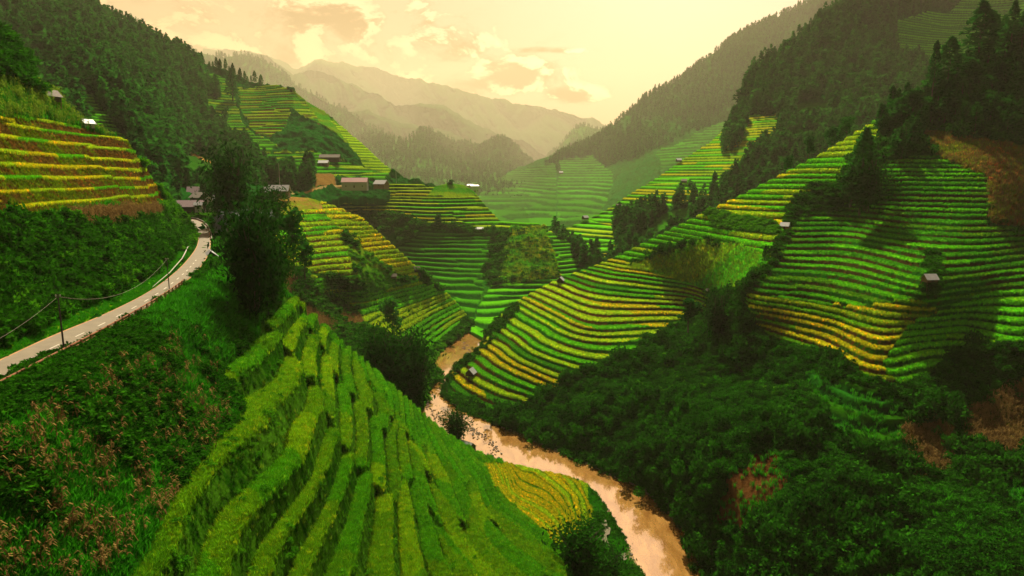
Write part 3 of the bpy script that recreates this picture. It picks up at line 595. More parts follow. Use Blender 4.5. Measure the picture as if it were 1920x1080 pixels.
def strip_mesh(name, A, B, mat, col=None):
    n = len(A); V = np.concatenate([A, B]); i = np.arange(n - 1)
    Fq = np.stack([i, i + n, i + n + 1, i + 1], -1)
    return mesh_np(name, V, Fq, None, mat, smooth=True)
ASPH = solid_mat('asphalt', (.15, .12, .075), .85, noise=.12, scale=.6)
SHOULD = solid_mat('shoulder_dirt', (.34, .17, .06), .95, noise=.3, scale=1.5)
c_ = (l_ + r_) / 2; w_ = (r_ - l_)
tag(obj('road_shoulder', strip_mesh('road_shoulder', l_ - w_ * .07 - [0, 0, .05], r_ + w_ * .07 - [0, 0, .05], SHOULD)), 'orange dirt shoulder along the road', 'road shoulder', kind='structure')
tag(obj('road', strip_mesh('road', l_, r_, ASPH)), 'pale two-lane asphalt road curving to the village', 'road', kind='structure')
PAINT = solid_mat('road_paint', (.42, .38, .30), .7, noise=.15)
# dashes
seg = np.linalg.norm(np.diff(c_, axis=0), axis=1); s_ = np.r_[0, np.cumsum(seg)]
def cpt(s): return np.array([np.interp(s, s_, c_[:, k]) for k in range(3)])
V, Fd = [], []
s = 2.0
while s < 117:
    a, b = cpt(s), cpt(s + 2.2); d = (b - a) / np.linalg.norm(b - a); nrm = np.array([-d[1], d[0], 0]) * .10
    k = len(V)
    for p in (a - nrm, a + nrm, b + nrm, b - nrm): V.append(p + [0, 0, .012])
    Fd.append((k, k + 1, k + 2, k + 3)); s += 6.0
tag(obj('road_marking', mesh_np('road_marking', np.array(V), np.array(Fd), None, PAINT, False)), 'white centre dashes painted on the road', 'road marking', kind='structure')

# ================================================================== FOLIAGE
def quads(centers, size, r, up=.35, aspect=1.8, droop=0.):
    """leaf-sized faces at centres; returns V, F"""
    n = len(centers)
    d = r.normal(size=(n, 3)); d[:, 2] = d[:, 2] * .6 - droop
    d /= np.linalg.norm(d, axis=1)[:, None]
    nn = r.normal(size=(n, 3)) * .8; nn[:, 2] += up
    s = np.cross(d, nn); s /= np.linalg.norm(s, axis=1)[:, None]
    size = np.asarray(size) * (.6 + .8 * r.random(n))
    a = d * (size * aspect * .5)[:, None]; b = s * (size * .5)[:, None]
    V = np.stack([centers - a, centers + b, centers + a, centers - b], 1).reshape(-1, 3)
    Fq = np.arange(4 * n).reshape(-1, 4)
    return V, Fq

def clump_centres(n, lobes, r, shell=.55):
    out_ = []
    w = np.array([l[3] ** 2 for l in lobes]); w = w / w.sum()
    ch = r.choice(len(lobes), n, p=w)
    v = r.normal(size=(n, 3)); v /= np.linalg.norm(v, axis=1)[:, None]
    rad = (shell + (1 - shell) * r.random(n)) * (.85 + .3 * r.random(n))
    L_ = np.array(lobes)[ch]
    c = L_[:, :3] + v * (rad * L_[:, 3])[:, None] * np.stack([np.ones(n), np.ones(n), L_[:, 4]], 1)
    return c

def tube_np(pts, radii, k=6):
    pts = np.array(pts, float); V = []; Fq = []
    for i, p in enumerate(pts):
        d = pts[min(i + 1, len(pts) - 1)] - pts[max(i - 1, 0)]; d /= np.linalg.norm(d) + 1e-9
        a = np.cross(d, [0, 0, 1.0]) if abs(d[2]) < .9 else np.cross(d, [1.0, 0, 0]); a /= np.linalg.norm(a); b = np.cross(d, a)
        for j in range(k):
            t = 2 * math.pi * j / k
            V.append(p + (a * math.cos(t) + b * math.sin(t)) * radii[i])
    for i in range(len(pts) - 1):
        for j in range(k):
            Fq.append((i * k + j, i * k + (j + 1) % k, (i + 1) * k + (j + 1) % k, (i + 1) * k + j))
    return np.array(V), np.array(Fq)

def join(parts):
    Vs, Fs, o = [], [], 0
    for V, Fq in parts:
        Vs.append(V); Fs.append(Fq + o); o += len(V)
    return np.concatenate(Vs), np.concatenate(Fs)

M_BUSH = leaf_mat('bush_leaves', (.006, .045, .002), (.035, .18, .004), .30)
M_JUNG = leaf_mat('jungle_leaves', (.003, .030, .002), (.030, .17, .005), .25)
M_BUSHB = leaf_mat('bright_bush_leaves', (.02, .14, .004), (.10, .34, .006), .40)
M_TREE = leaf_mat('tree_leaves', (.003, .040, .006), (.034, .19, .012), .35)
M_BAMB = leaf_mat('bamboo_leaves', (.003, .026, .003), (.022, .11, .005), .25)
M_GRASS = leaf_mat('tall_grass', (.012, .13, .004), (.05, .32, .006), .40)
M_DRY = leaf_mat('dry_corn', (.09, .055, .018), (.33, .21, .065), .30)
M_CORNG = leaf_mat('green_corn', (.06, .20, .008), (.30, .40, .03), .40)
M_BARK = solid_mat('bark', (.07, .05, .03), .95, noise=.4, scale=4)
M_STONE = solid_mat('stone', (.16, .13, .10), .9, noise=.4, scale=2)

def inst_col_mat():
    """rice: takes the colour of the plot it grows in."""
    m, N, L, out = nt('rice_leaves')
    a = N.new('ShaderNodeAttribute'); a.attribute_type = 'INSTANCER'; a.attribute_name = 'icol'
    geo = N.new('ShaderNodeNewGeometry')
    mr = N.new('ShaderNodeMapRange'); mr.inputs['To Min'].default_value = .5; mr.inputs['To Max'].default_value = 1.9
    L.new(geo.outputs['Random Per Island'], mr.inputs['Value'])
    mx = N.new('ShaderNodeVectorMath'); mx.operation = 'SCALE'
    L.new(a.outputs['Color'], mx.inputs[0]); L.new(mr.outputs['Result'], mx.inputs['Scale'])
    d = N.new('ShaderNodeBsdfDiffuse'); t = N.new('ShaderNodeBsdfTranslucent')
    L.new(mx.outputs[0], d.inputs['Color']); L.new(mx.outputs[0], t.inputs['Color'])
    ms = N.new('ShaderNodeMixShader'); ms.inputs[0].default_value = .4
    L.new(d.outputs[0], ms.inputs[1]); L.new(t.outputs[0], ms.inputs[2]); L.new(ms.outputs[0], out.inputs['Surface'])
    return m
M_RICE = inst_col_mat()

def lib(name):
    c = bpy.data.collections.new(name); return c
def libadd(c, name, V, Fq, mat):
    o = bpy.data.objects.new(name, mesh_np(name, V, Fq, None, mat, False)); c.objects.link(o); return o

rg = np.random.default_rng(11)
def bush_mesh(n, size, r, flat=.8):
    lobes = [(r.normal() * .45, r.normal() * .45, .35 + .4 * r.random(), .45 + .25 * r.random(), flat) for _ in range(5)]
    return quads(clump_centres(n, lobes, r), size, r)
L_BUSH = lib('bushes'); L_BUSHB = lib('bright_bushes')
for i in range(4):
    V, Fq = bush_mesh(260, .20, rg); libadd(L_BUSH, 'shrub', V, Fq, M_BUSH); libadd(L_BUSHB, 'shrub', V, Fq, M_BUSHB)
L_JUNG = lib('jungle_bushes')
for i in range(4):
    V, Fq = bush_mesh(420, .17, rg, .9); libadd(L_JUNG, 'shrub', V, Fq, M_JUNG)
L_BUSHF = lib('far_bushes')
for i in range(3):
    V, Fq = bush_mesh(90, .38, rg); libadd(L_BUSHF, 'shrub', V, Fq, M_BUSH)
def tuft(n, r, h=1., spread=.35, wd=.05, lean=.35):
    V, Fq = [], []
    for i in range(n):
        a = r.random() * 6.283; b = np.array([math.cos(a), math.sin(a), 0]) * spread * r.random()
        a2 = r.random() * 6.283; dr = np.array([math.cos(a2), math.sin(a2), 0]); sd_ = np.array([-dr[1], dr[0], 0]) * wd
        hh = h * (.6 + .5 * r.random()); m_ = b + dr * lean * .3 * hh + [0, 0, hh * .6]; t_ = b + dr * lean * hh + [0, 0, hh]
        k = len(V); V += [b - sd_, b + sd_, m_ + sd_ * .8, m_ - sd_ * .8, t_ + sd_ * .1, t_ - sd_ * .1]
        Fq += [(k, k + 1, k + 2, k + 3), (k + 3, k + 2, k + 4, k + 5)]
    return np.array(V), np.array(Fq)
L_RICE = lib('rice_plants'); L_GR = lib('grass_tufts')
for i in range(3):
    V, Fq = tuft(12, rg, 1., .5, .055, .5); libadd(L_RICE, 'rice', V, Fq, M_RICE)
    V, Fq = tuft(18, rg, 1., .45, .05, .5); libadd(L_GR, 'grass', V, Fq, M_GRASS)
def corn(r, n=3):
    parts = []
    for i in range(n):
        b = np.array([r.normal() * .35, r.normal() * .35, 0]); h = .8 + .4 * r.random(); tx = r.normal() * .08
        parts.append(tube_np([b, b + [tx, 0, h * .5], b + [tx * 2, 0, h]], [.025, .02, .008], 3))
        for j in range(6):
            z = h * (.2 + .13 * j); a = r.random() * 6.283; d = np.array([math.cos(a), math.sin(a), 0]); s = np.array([-d[1], d[0], 0]) * .035
            p0 = b + [tx, 0, z]; p1 = p0 + d * .16 + [0, 0, .09]; p2 = p0 + d * .32 + [0, 0, -.10]
            parts.append((np.array([p0 - s, p0 + s, p1 + s, p1 - s, p2 + s * .3, p2 - s * .3]), np.array([(0, 1, 2, 3), (3, 2, 4, 5)])))
    return join(parts)
L_DRY = lib('dry_corn'); L_CG = lib('green_corn')
for i in range(3):
    V, Fq = corn(rg); libadd(L_DRY, 'corn', V, Fq, M_DRY); libadd(L_CG, 'corn', V, Fq, M_CORNG)

# --- tree crowns; unit height 1
def conifer_crown(r, n, size, w=.17, base=.14):
    """tall narrow crown: whorls of drooping sprays, uneven outline"""
    z = base + (1 - base) * r.random(n) ** .85
    prof = np.interp(z, [base, base + .12, .55, .85, 1.0], [.6, 1.0, .85, .45, .04]) * w
    prof = prof * (.75 + .35 * vnoise(z * 11, z * 0 + r.random() * 90, 3))
    a = r.random(n) * 6.283
    rad = prof * (.35 + .65 * np.sqrt(r.random(n))) * (.8 + .45 * vnoise(a * 1.4 + 5, z * 9, int(r.integers(99))))
    c = np.stack([np.cos(a) * rad, np.sin(a) * rad, z], 1)
    return quads(c, size, r, up=.5, aspect=2., droop=.35)
def broad_crown(r, n, size, wd=.30, nl=9, shell=.6, z0=.35):
    lobes = []
    for i in range(nl):
        a = r.random() * 6.283; q = r.random()
        z = z0 + (.92 - z0) * (i + .5) / nl
        rr = wd * (.75 if z < .8 else .35) * q
        lobes.append((math.cos(a) * rr, math.sin(a) * rr, z, wd * (.38 + .22 * r.random()), .85))
    return quads(clump_centres(n, lobes, r, shell), size, r)
def bamboo_crown(r, n, size, wd=.30, ns=16):
    """arching culms with hanging plumes"""
    cs = []
    for i in range(ns):
        a = r.random() * 6.283; h = .55 + .45 * r.random(); sp = wd * (.3 + .9 * r.random()) * (1.25 - .5 * h)
        m = n // ns
        if r.random() < .3: h *= .6
        s = .18 + .82 * r.random(m) ** .8
        x = np.cos(a) * sp * s ** 2.2; y = np.sin(a) * sp * s ** 2.2
        z = h * (s - .16 * np.maximum(s - .65, 0) * 4 * s)
        j = (.035 + .05 * s)[:, None] * r.normal(size=(m, 3)) * [1, 1, 1.3]
        c = np.stack([x, y, z], 1) + j; c[:, 2] -= np.abs(r.normal(size=m)) * .05 * s
        cs.append(c)
    return quads(np.concatenate(cs), size, r, up=.2, aspect=2.6, droop=1.0)
def trunk_np(h, r0, r, lean=.03, n=6, limbs=4, spread=.16):
    pts = [(lean * (i / n) ** 1.5 * r.normal(), lean * (i / n) ** 1.5 * r.normal(), h * i / n) for i in range(n + 1)]
    pts[0] = (0, 0, -.06)
    parts = [tube_np(pts, [r0 * (1 - .8 * i / n) for i in range(n + 1)], 6)]
    for i in range(limbs):
        z = h * (.45 + .5 * r.random()); a = r.random() * 6.283
        parts.append(tube_np([(0, 0, z), (math.cos(a) * spread * .5, math.sin(a) * spread * .5, z + .06), (math.cos(a) * spread, math.sin(a) * spread, z + .13)], [r0 * .4, r0 * .28, r0 * .1], 4))
    return join(parts)

CROWN = {'fir': [], 'round': [], 'bamboo': []}; TRUNK = {'fir': [], 'round': [], 'bamboo': []}
for i in range(5):
    V, Fq = conifer_crown(rg, 520, .040, w=.15 + .05 * rg.random()); CROWN['fir'].append(mesh_np('crown', V, Fq, None, M_TREE, False))
    V, Fq = trunk_np(.9, .014, rg, limbs=3, spread=.08); TRUNK['fir'].append(mesh_np('trunk', V, Fq, None, M_BARK))
for i in range(4):
    V, Fq = broad_crown(rg, 900, .042); CROWN['round'].append(mesh_np('crown', V, Fq, None, M_TREE, False))
    V, Fq = trunk_np(.75, .02, rg); TRUNK['round'].append(mesh_np('trunk', V, Fq, None, M_BARK))
for i in range(4):
    V, Fq = bamboo_crown(rg, 3600, .020, ns=22); CROWN['bamboo'].append(mesh_np('crown', V, Fq, None, M_BAMB, False))
    V, Fq = join([tube_np([(rg.normal() * .02, rg.normal() * .02, -.05), (rg.normal() * .04, rg.normal() * .04, .4), (rg.normal() * .12, rg.normal() * .12, .75)], [.009, .007, .003], 5) for _ in range(9)])
    TRUNK['bamboo'].append(mesh_np('trunk', V, Fq, None, M_BARK))
L_FAR = lib('far_trees')
for i in range(5):
    V, Fq = conifer_crown(rg, 80, .095, w=.18 + .06 * rg.random(), base=.05); libadd(L_FAR, 'tree', V, Fq, M_TREE)
V, Fq = broad_crown(rg, 90, .11, wd=.34, z0=.2); libadd(L_FAR, 'tree', V, Fq, M_TREE)

def tree(kind, p, h, label, group=None, name=None, wide=1., v=None, cat='tree'):
    v = random.randrange(len(CROWN[kind])) if v is None else v
    e = bpy.data.objects.new(name or {'fir': 'fir_tree', 'round': 'leafy_tree', 'bamboo': 'bamboo_clump'}[kind], None); COL.objects.link(e)
    e.location = p; e.rotation_euler = (0, 0, random.random() * 6.28)
    e.scale = (h * wide, h * wide, h)
    obj('trunk', TRUNK[kind][v], e); obj('crown', CROWN[kind][v], e)
    tag(e, label, cat, group)
    return e

# --- geometry-node scatter for what nobody could count
def scatter_object(name, pts, scl, coll, label, cat=None, icol=None, tilt=.12, zs=None):
    n = len(pts)
    me = bpy.data.meshes.new(name); me.vertices.add(n); me.vertices.foreach_set('co', np.ascontiguousarray(pts, np.float32).ravel())
    def fa(nm, arr, ty='FLOAT', key='value'):
        a = me.attributes.new(nm, ty, 'POINT'); a.data.foreach_set(key, np.ascontiguousarray(arr).ravel())
    zs = np.ones(n) if zs is None else zs
    fa('scl', np.stack([scl, scl, scl * zs], 1).astype(np.float32), 'FLOAT_VECTOR', 'vector')
    fa('rotv', np.stack([rng.normal(size=n) * tilt, rng.normal(size=n) * tilt, rng.random(n) * 6.283], 1).astype(np.float32), 'FLOAT_VECTOR', 'vector')
    fa('vid', rng.integers(0, 1000, n).astype(np.int32), 'INT')
    if icol is not None:
        c = np.ones((n, 4), np.float32); c[:, :3] = icol; fa('icol', c, 'FLOAT_COLOR', 'color')
    o = obj(name, me)
    g = bpy.data.node_groups.new(name, 'GeometryNodeTree')
    g.interface.new_socket('Geometry', in_out='INPUT', socket_type='NodeSocketGeometry')
    g.interface.new_socket('Geometry', in_out='OUTPUT', socket_type='NodeSocketGeometry')
    N, L = g.nodes, g.links
    gi = N.new('NodeGroupInput'); go = N.new('NodeGroupOutput')
    ci = N.new('GeometryNodeCollectionInfo'); ci.inputs['Collection'].default_value = coll; ci.inputs['Separate Children'].default_value = True; ci.inputs['Reset Children'].default_value = True
    ip = N.new('GeometryNodeInstanceOnPoints'); ip.inputs['Pick Instance'].default_value = True
    def na(nm, ty):
        a = N.new('GeometryNodeInputNamedAttribute'); a.data_type = ty; a.inputs['Name'].default_value = nm; return a.outputs['Attribute']
    L.new(gi.outputs[0], ip.inputs['Points']); L.new(ci.outputs[0], ip.inputs['Instance'])
    L.new(na('vid', 'INT'), ip.inputs['Instance Index']); L.new(na('rotv', 'FLOAT_VECTOR'), ip.inputs['Rotation']); L.new(na('scl', 'FLOAT_VECTOR'), ip.inputs['Scale'])
    L.new(ip.outputs[0], go.inputs[0])
    md = o.modifiers.new('scatter', 'NODES'); md.node_group = g
    tag(o, label, cat, kind='stuff')
    return o

def pick(H, n, mask, clump=None, seed=1, pix=.0):
    """n random places on a hill, in proportion to ground area (pix=1: to picture area) times mask"""
    a = H.area ** (1 - pix) * mask[:-1, :-1]
    if clump:
        sc, lo, hi = clump
        P = H.P[:-1, :-1]
        a = a * sstep(lo, hi, fbm(P[..., 0] / sc, P[..., 1] / sc, 60 + seed, 3))
    cs = np.cumsum(a.ravel()); tot = cs[-1]
    if tot <= 0: return np.zeros((0, 3)), np.zeros((0, 3)), np.zeros(0, int), np.zeros(0, int)
    k = np.searchsorted(cs, rng.random(n) * tot); k = np.minimum(k, a.size - 1)
    i, j = np.unravel_index(k, a.shape)
    u, v = rng.random(len(i))[:, None], rng.random(len(i))[:, None]
    P = H.P
    p = (P[i, j] * (1 - u) + P[i, j + 1] * u) * (1 - v) + (P[i + 1, j] * (1 - u) + P[i + 1, j + 1] * u) * v
    return p, H.C[i, j], i, j
def zmask(H, ids=None, poly=None, notpoly=None, soft=False):
    m = np.ones(H.PX.shape, bool) if ids is None else np.isin(H.zid, ids)
    jx = H.PX + (fbm(H.PX / 16., H.PY / 16., 191, 3) - .5) * 26; jy = H.PY + (fbm(H.PX / 16., H.PY / 16., 157, 3) - .5) * 26
    if poly: m &= inpoly(jx if soft else H.PX, jy if soft else H.PY, poly)
    if notpoly:
        for q in notpoly: m &= ~inpoly(H.PX, H.PY, q)
    return m.astype(float)
def sc(H, n, mask, coll, s0, s1, name, label, clump=None, pix=0., icol=False, cmul=1., sink=.1, seed=1, tilt=.12, zs=None, pw=1.):
    p, c, i, j = pick(H, n, mask, clump, seed, pix)
    s = s0 + (s1 - s0) * rng.random(len(p)) ** pw
    p = p.copy(); p[:, 2] -= sink * s
    z = None if zs is None else zs[0] + (zs[1] - zs[0]) * rng.random(len(p))
    if icol:
        q = rng.random(len(p)); c = c * cmul * (.6 + .8 * q)[:, None]
        dry = rng.random(len(p)) < .10
        c[dry] = c[dry] * [2.4, 1.25, 1.5]
    return scatter_object(name, p, s, coll, label, None, c if icol else None, tilt, z)

# ---- near hillside
ROADPOLY = [(-360, 830), (0, 664), (100, 618), (200, 576), (275, 540), (322, 508), (352, 480), (366, 445), (350, 410), (375, 405), (400, 440), (400, 470), (380, 503), (345, 538), (288, 576), (210, 624), (110, 678), (0, 735), (-360, 925)]
DIRT = [(540, 545), (560, 565), (700, 688), (660, 650), (600, 604)]
mN = zmask(near, [0, -1], None, [ROADPOLY])
sc(near, 18000, mN, L_GR, .5, 1.3, 'grass', 'green grass on the near slope below the road', pix=.4)
sc(near, 8000, mN, L_BUSH, .5, 1.3, 'shrubs', 'dark leafy shrubs on the near slope below the road', clump=(7., .42, .6), pix=.4, pw=2)
sc(near, 1500, zmask(near, [0, -1], [(-60, 745), (0, 728), (100, 676), (200, 632), (282, 592), (320, 580), (330, 620), (200, 690), (100, 740), (0, 800), (-60, 830)]), L_BUSH, .6, 1.2, 'shrubs', 'leafy shrubs along the lower edge of the road', pix=.3)
sc(near, 2600, zmask(near, None, [(275, 600), (310, 575), (350, 550), (385, 525), (425, 510), (440, 560), (440, 640), (420, 680), (330, 650), (280, 630)]), L_GR, 1.0, 2.0, 'grass', 'bright tall grass below the bend of the road', pix=.2)
sc(near, 480, zmask(near, [0, -1], [(-60, 820), (120, 740), (260, 650), (330, 620), (440, 690), (430, 760), (380, 860), (300, 960), (200, 1090), (-60, 1090)]), L_DRY, 1.0, 2.0, 'dry_corn', 'dry orange corn stalks on the near slope', clump=(4., .30, .62), pix=.5)
sc(near, 120000, zmask(near, [1, 2]) * (near.TW + .05), L_RICE, .40, .80, 'rice', 'rice growing on the near terraces', pix=.45, icol=True, cmul=1.0, sink=.05)
sc(near, 26000, zmask(near, [3]), L_RICE, .35, .6, 'rice', 'yellow rice in the field by the river bend', pix=.2, icol=True, cmul=1.0)
sc(near, 220, zmask(near, [1]), L_BUSHB, .4, .9, 'shrubs', 'small bright shrubs between the near terraces', clump=(5., .5, .62), pix=.4)
sc(near, 3000, zmask(near, [4]), L_GR, .4, 1.0, 'grass', 'grass in the marsh beside the river', pix=.2)
sc(near, 900, zmask(near, [4]), L_BUSH, .5, 1.0, 'shrubs', 'low shrubs on the near river bank', clump=(6., .5, .6))
# ---- left bank
BANK = [(-360, 425), (60, 412), (140, 410), (240, 425), (300, 395), (330, 400), (362, 440), (345, 470), (310, 500), (230, 545), (100, 602), (-360, 820)]
sc(H_left, 3400, zmask(H_left, [0], BANK), L_BUSH, .8, 1.9, 'shrubs', 'dark bushes on the steep bank above the road', pix=.45, sink=.3, zs=(.9, 1.7))
sc(H_left, 2800, zmask(H_left, [0], BANK), L_BUSHB, .5, 1.3, 'shrubs', 'bright bushes on the steep bank above the road', pix=.45, clump=(10., .45, .6), sink=.2, zs=(.9, 1.8))
sc(H_left, 1900, zmask(H_left, [0], [(240, 262), (270, 290), (300, 345), (365, 440), (362, 470), (330, 470), (300, 400), (262, 300)]), L_BUSHB, .8, 1.8, 'shrubs', 'sunlit bushes on the edge of the left hill', pix=.4, sink=.2)
sc(H_left, 8000, zmask(H_left, [0, 1]), L_GR, .8, 1.8, 'grass', 'long grass on the upper left slope', pix=.4)
sc(H_left, 2200, zmask(H_left, [1]), L_CG, 1.2, 2.2, 'green_corn', 'corn growing above the golden terraces', pix=.3)
sc(H_left, 420, zmask(H_left, [0, 1], [(-90, 0), (0, 62), (50, 130), (60, 165), (0, 140), (-90, 120)]), L_BUSH, 1.5, 3.2, 'shrubs', 'dark bushes on top of the upper left slope', pix=.3, sink=.3)
sc(H_left, 1700, zmask(H_left, [3]), L_DRY, 1.2, 2.1, 'dry_corn', 'dry orange corn stalks below the golden terraces', pix=.2)
sc(H_left, 60000, zmask(H_left, [2]) * (H_left.TW + .1), L_RICE, .35, .7, 'rice', 'golden rice on the left terraces', pix=.7, icol=True, sink=.1)
sc(H_left, 5000, zmask(H_left, [4]), L_GR, .2, .55, 'grass', 'short bright grass on the road verge', pix=.4)
# ---- right hillside
RJ = zmask(H_right, [0])
FOREST_R = [(1655, 214), (1700, 180), (1760, 160), (1800, 140), (1850, 95), (1925, 30), (2000, -5), (2310, -95), (2310, 290), (1930, 268), (1735, 245), (1700, 300), (1670, 300), (1640, 260)]
jm = RJ * (1 - zmask(H_right, None, FOREST_R))
sc(H_right, 22000, jm, L_JUNG, .8, 2.1, 'shrubs', 'dark jungle undergrowth on the right hillside', pix=.35, sink=.35, pw=1.6)
sc(H_right, 1700, jm, L_JUNG, 1.6, 3.6, 'shrubs', 'tall leafy bushes in the jungle of the right hillside', clump=(16., .48, .62), pix=.2, sink=.3, zs=(1., 2.0))
sc(H_right, 900, jm, L_BUSHB, .8, 1.6, 'shrubs', 'bright ferny bushes in the jungle of the right hillside', clump=(22., .5, .64), pix=.3, sink=.3)
sc(H_right, 90000, zmask(H_right, [1, 3, 5, 6, 7]) * (H_right.TW + .1), L_RICE, .45, .85, 'rice', 'rice on the terraces of the right hillside', pix=.5, icol=True, sink=.1)
sc(H_right, 14000, zmask(H_right, [2, 8]), L_RICE, 1.0, 1.9, 'green_corn', 'corn fields on the right hillside', pix=.3, icol=True, cmul=1.3)
sc(H_right, 2500, zmask(H_right, [2, 8]), L_CG, 1.0, 2.0, 'green_corn', 'yellowing corn in the fields of the right hillside', pix=.3)
sc(H_right, 1500, zmask(H_right, [4]), L_BUSHB, .8, 1.6, 'shrubs', 'bushes under the crest terraces of the right hillside', pix=.3)
sc(H_right, 5000, zmask(H_right, [12, 13, 8]), L_DRY, 1.0, 2.0, 'dry_corn', 'dry corn stalks on the right hillside', pix=.3)
sc(H_right, 9000, zmask(H_right, [0, 9, 10, 11]), L_GR, 1., 2., 'grass', 'rough grass in the jungle of the right hillside', pix=.4)
# strips of bushes between the terraces
for poly, n in (([(1440, 478), (1462, 440), (1480, 440), (1450, 500), (1400, 555), (1370, 570), (1330, 560), (1385, 540)], 260), ([(1470, 425), (1475, 390), (1520, 345), (1570, 345), (1530, 380), (1490, 420)], 200),
                ([(1570, 345), (1590, 290), (1640, 262), (1640, 330), (1640, 370), (1560, 400), (1500, 395)], 260), ([(1745, 470), (1757, 470), (1756, 540), (1735, 560), (1728, 545)], 60), ([(840, 742), (870, 768), (943, 799), (1000, 822), (1000, 800), (960, 780), (900, 765), (850, 740)], 160),
                ([(836, 712), (858, 683), (896, 652), (921, 608), (971, 564), (975, 580), (935, 625), (905, 662), (866, 692), (845, 715)], 200)):
    sc(H_right, n, zmask(H_right, None, poly), L_BUSH, 1.0, 2.2, 'shrubs', 'strip of bushes between the terraces of the right hillside', sink=.25)
# ---- middle hills
sc(H_spur, 3200, zmask(H_spur, [0, 4, 6]), L_BUSHF, 1.2, 3.2, 'shrubs', 'bushes on the sunlit spur', clump=(20., .42, .6), sink=.3, pix=.3)
sc(H_spur, 900, zmask(H_spur, [4, 0]), L_BUSHB, 1., 2.2, 'shrubs', 'bright bushes on the sunlit spur', sink=.3, pix=.3)
sc(H_spur, 3500, zmask(H_spur, [6]), L_DRY, 1., 2.2, 'dry_corn', 'dry brush on the slope of the sunlit spur', pix=.3)
sc(H_spur, 30000, zmask(H_spur, [2, 3, 5]) * (H_spur.TW + .1), L_RICE, .6, 1., 'rice', 'rice on the sunlit spur', pix=.4, icol=True)
sc(H_knoll, 3500, zmask(H_knoll, [0]), L_BUSHF, 1.5, 4., 'shrubs', 'bushes on the knoll above the stream', clump=(30., .4, .6), sink=.3, pix=.3)
sc(H_knoll, 7000, zmask(H_knoll, [4]), L_RICE, 1.5, 3., 'green_corn', 'corn on the flat-topped knoll', pix=.3, icol=True, cmul=1.3)
sc(H_knoll, 400, zmask(H_knoll, [4]), L_BUSHF, 1., 2.4, 'shrubs', 'bushes on the flat-topped knoll')
# ---- forests: the trees that show largest are things of their own (below); the rest is one mass per hill
def forest_pts(H, n, mask, clump=None, seed=1, pix=.1):
    p, c, i, j = pick(H, n, mask, clump, seed, pix)
    return p
FT = []          # (distance, point, height, which)
fm = zmask(H_right, None, FOREST_R)
pr = forest_pts(H_right, 760, fm, pix=.5)
hs = 8 + 6 * rng.random(len(pr))
order = np.argsort(-hs / np.linalg.norm(pr - [0, 0, CAMZ], axis=1))
for k in order[:240]:
    kd = 'fir' if random.random() < .7 else 'round'
    tree(kd, Vector(pr[k]) - Vector((0, 0, .3)), hs[k], 'one of the dark crowded trees in the forest on top of the right hillside', 'crowded trees of the right hilltop forest', name='forest_tree', wide=1.25)
rest = order[240:]
scatter_object('forest', pr[rest], hs[rest], L_FAR, 'mass of dark trees in the right hilltop forest', tilt=.04)
sc(H_right, 1500, fm, L_BUSH, 1.5, 3.5, 'shrubs', 'undergrowth of the right hilltop forest', sink=.2, pix=.3)
F_L2 = [(-90, -80), (150, 0), (240, 48), (330, 90), (375, 115), (385, 170), (392, 230), (400, 285), (480, 300), (500, 335), (590, 335), (590, 350), (500, 352), (420, 352), (335, 352), (300, 480), (-90, 480)]
l2 = zmask(H_forest, [0, -1]) * zmask(H_forest, None, F_L2, [[(340, 290), (420, 300), (470, 330), (430, 370), (370, 370), (340, 340)]], True)
for H, m, n, h0, h1, nm in ((H_forest, l2, 7000, 9, 23, 'mass of fir trees covering the upper left hill'),
        (H_ridge, zmask(H_ridge, [0]), 7500, 8, 22, 'mass of trees covering the second ridge on the right'),
        (H_hazy, zmask(H_hazy, [0]) * sstep(0.0, 1., fbm(H_hazy.PX / 60, H_hazy.PY / 60, 5, 3)) * zmask(H_hazy, None, [(1140, 225), (1300, 100), (1600, -80), (1600, 200), (1400, 230), (1300, 250), (1200, 300), (1080, 330), (1000, 320), (1080, 270)]), 9000, 20, 40, 'hazy woods on the tall ridge'),
        (H_far1, zmask(H_far1), 5000, 30, 65, 'woods on the far knolls'),
        (H_far2, zmask(H_far2), 7000, 28, 60, 'woods on the long far ridge'),
        (H_far3, zmask(H_far3), 1500, 30, 50, 'woods on the farthest green hill')):
    p = forest_pts(H, n, m, pix=.25)
    h = h0 + (h1 - h0) * rng.random(len(p)) ** 1.5
    if h1 > 28:
        dd = np.linalg.norm(p, axis=1); h = h * dd / np.percentile(dd, 90)
    scatter_object('forest', p - [0, 0, .5], h, L_FAR, nm, tilt=.03)
# crest trees of the ridges: individuals against the sky
def crest_row(H, xa, xb, n, h0, h1, label, group, kind='fir', name='ridge_tree'):
    xs, top = H.crest
    for k in range(n):
        px = xa + (xb - xa) * random.random()
        j = int(np.clip(np.searchsorted(xs, px), 0, len(xs) - 1))
        p = H.P[min(2 + int(random.random() * 5), H.P.shape[0] - 1), j]
        tree(kind, Vector(p) - Vector((0, 0, .5)), h0 + (h1 - h0) * random.random() ** 1.5, label, group, name=name, wide=1.2)
pb = forest_pts(H_forest, 420, zmask(H_forest, None, [(375, 125), (400, 140), (425, 200), (420, 250), (470, 290), (400, 310), (385, 230)], None, True), clump=(40., .42, .6), pix=.3)
scatter_object('forest', pb - [0, 0, .5], 8 + 10 * rng.random(len(pb)), L_FAR, 'loose trees at the edge of the golden terraces on the left shoulder', tilt=.03)
pb = forest_pts(H_ridge, 160, zmask(H_ridge, None, [(1362, 228), (1385, 205), (1398, 235), (1372, 285), (1350, 290)], None, True), pix=.3)
scatter_object('forest', pb - [0, 0, .5], 9 + 10 * rng.random(len(pb)), L_FAR, 'dark tree clump between two terrace fields of the second ridge', tilt=.03)
crest_row(H_forest, 195, 490, 70, 9, 18, 'fir tree on the skyline of the dark forested hill at the upper left', 'fir trees along the skyline of the left hill')
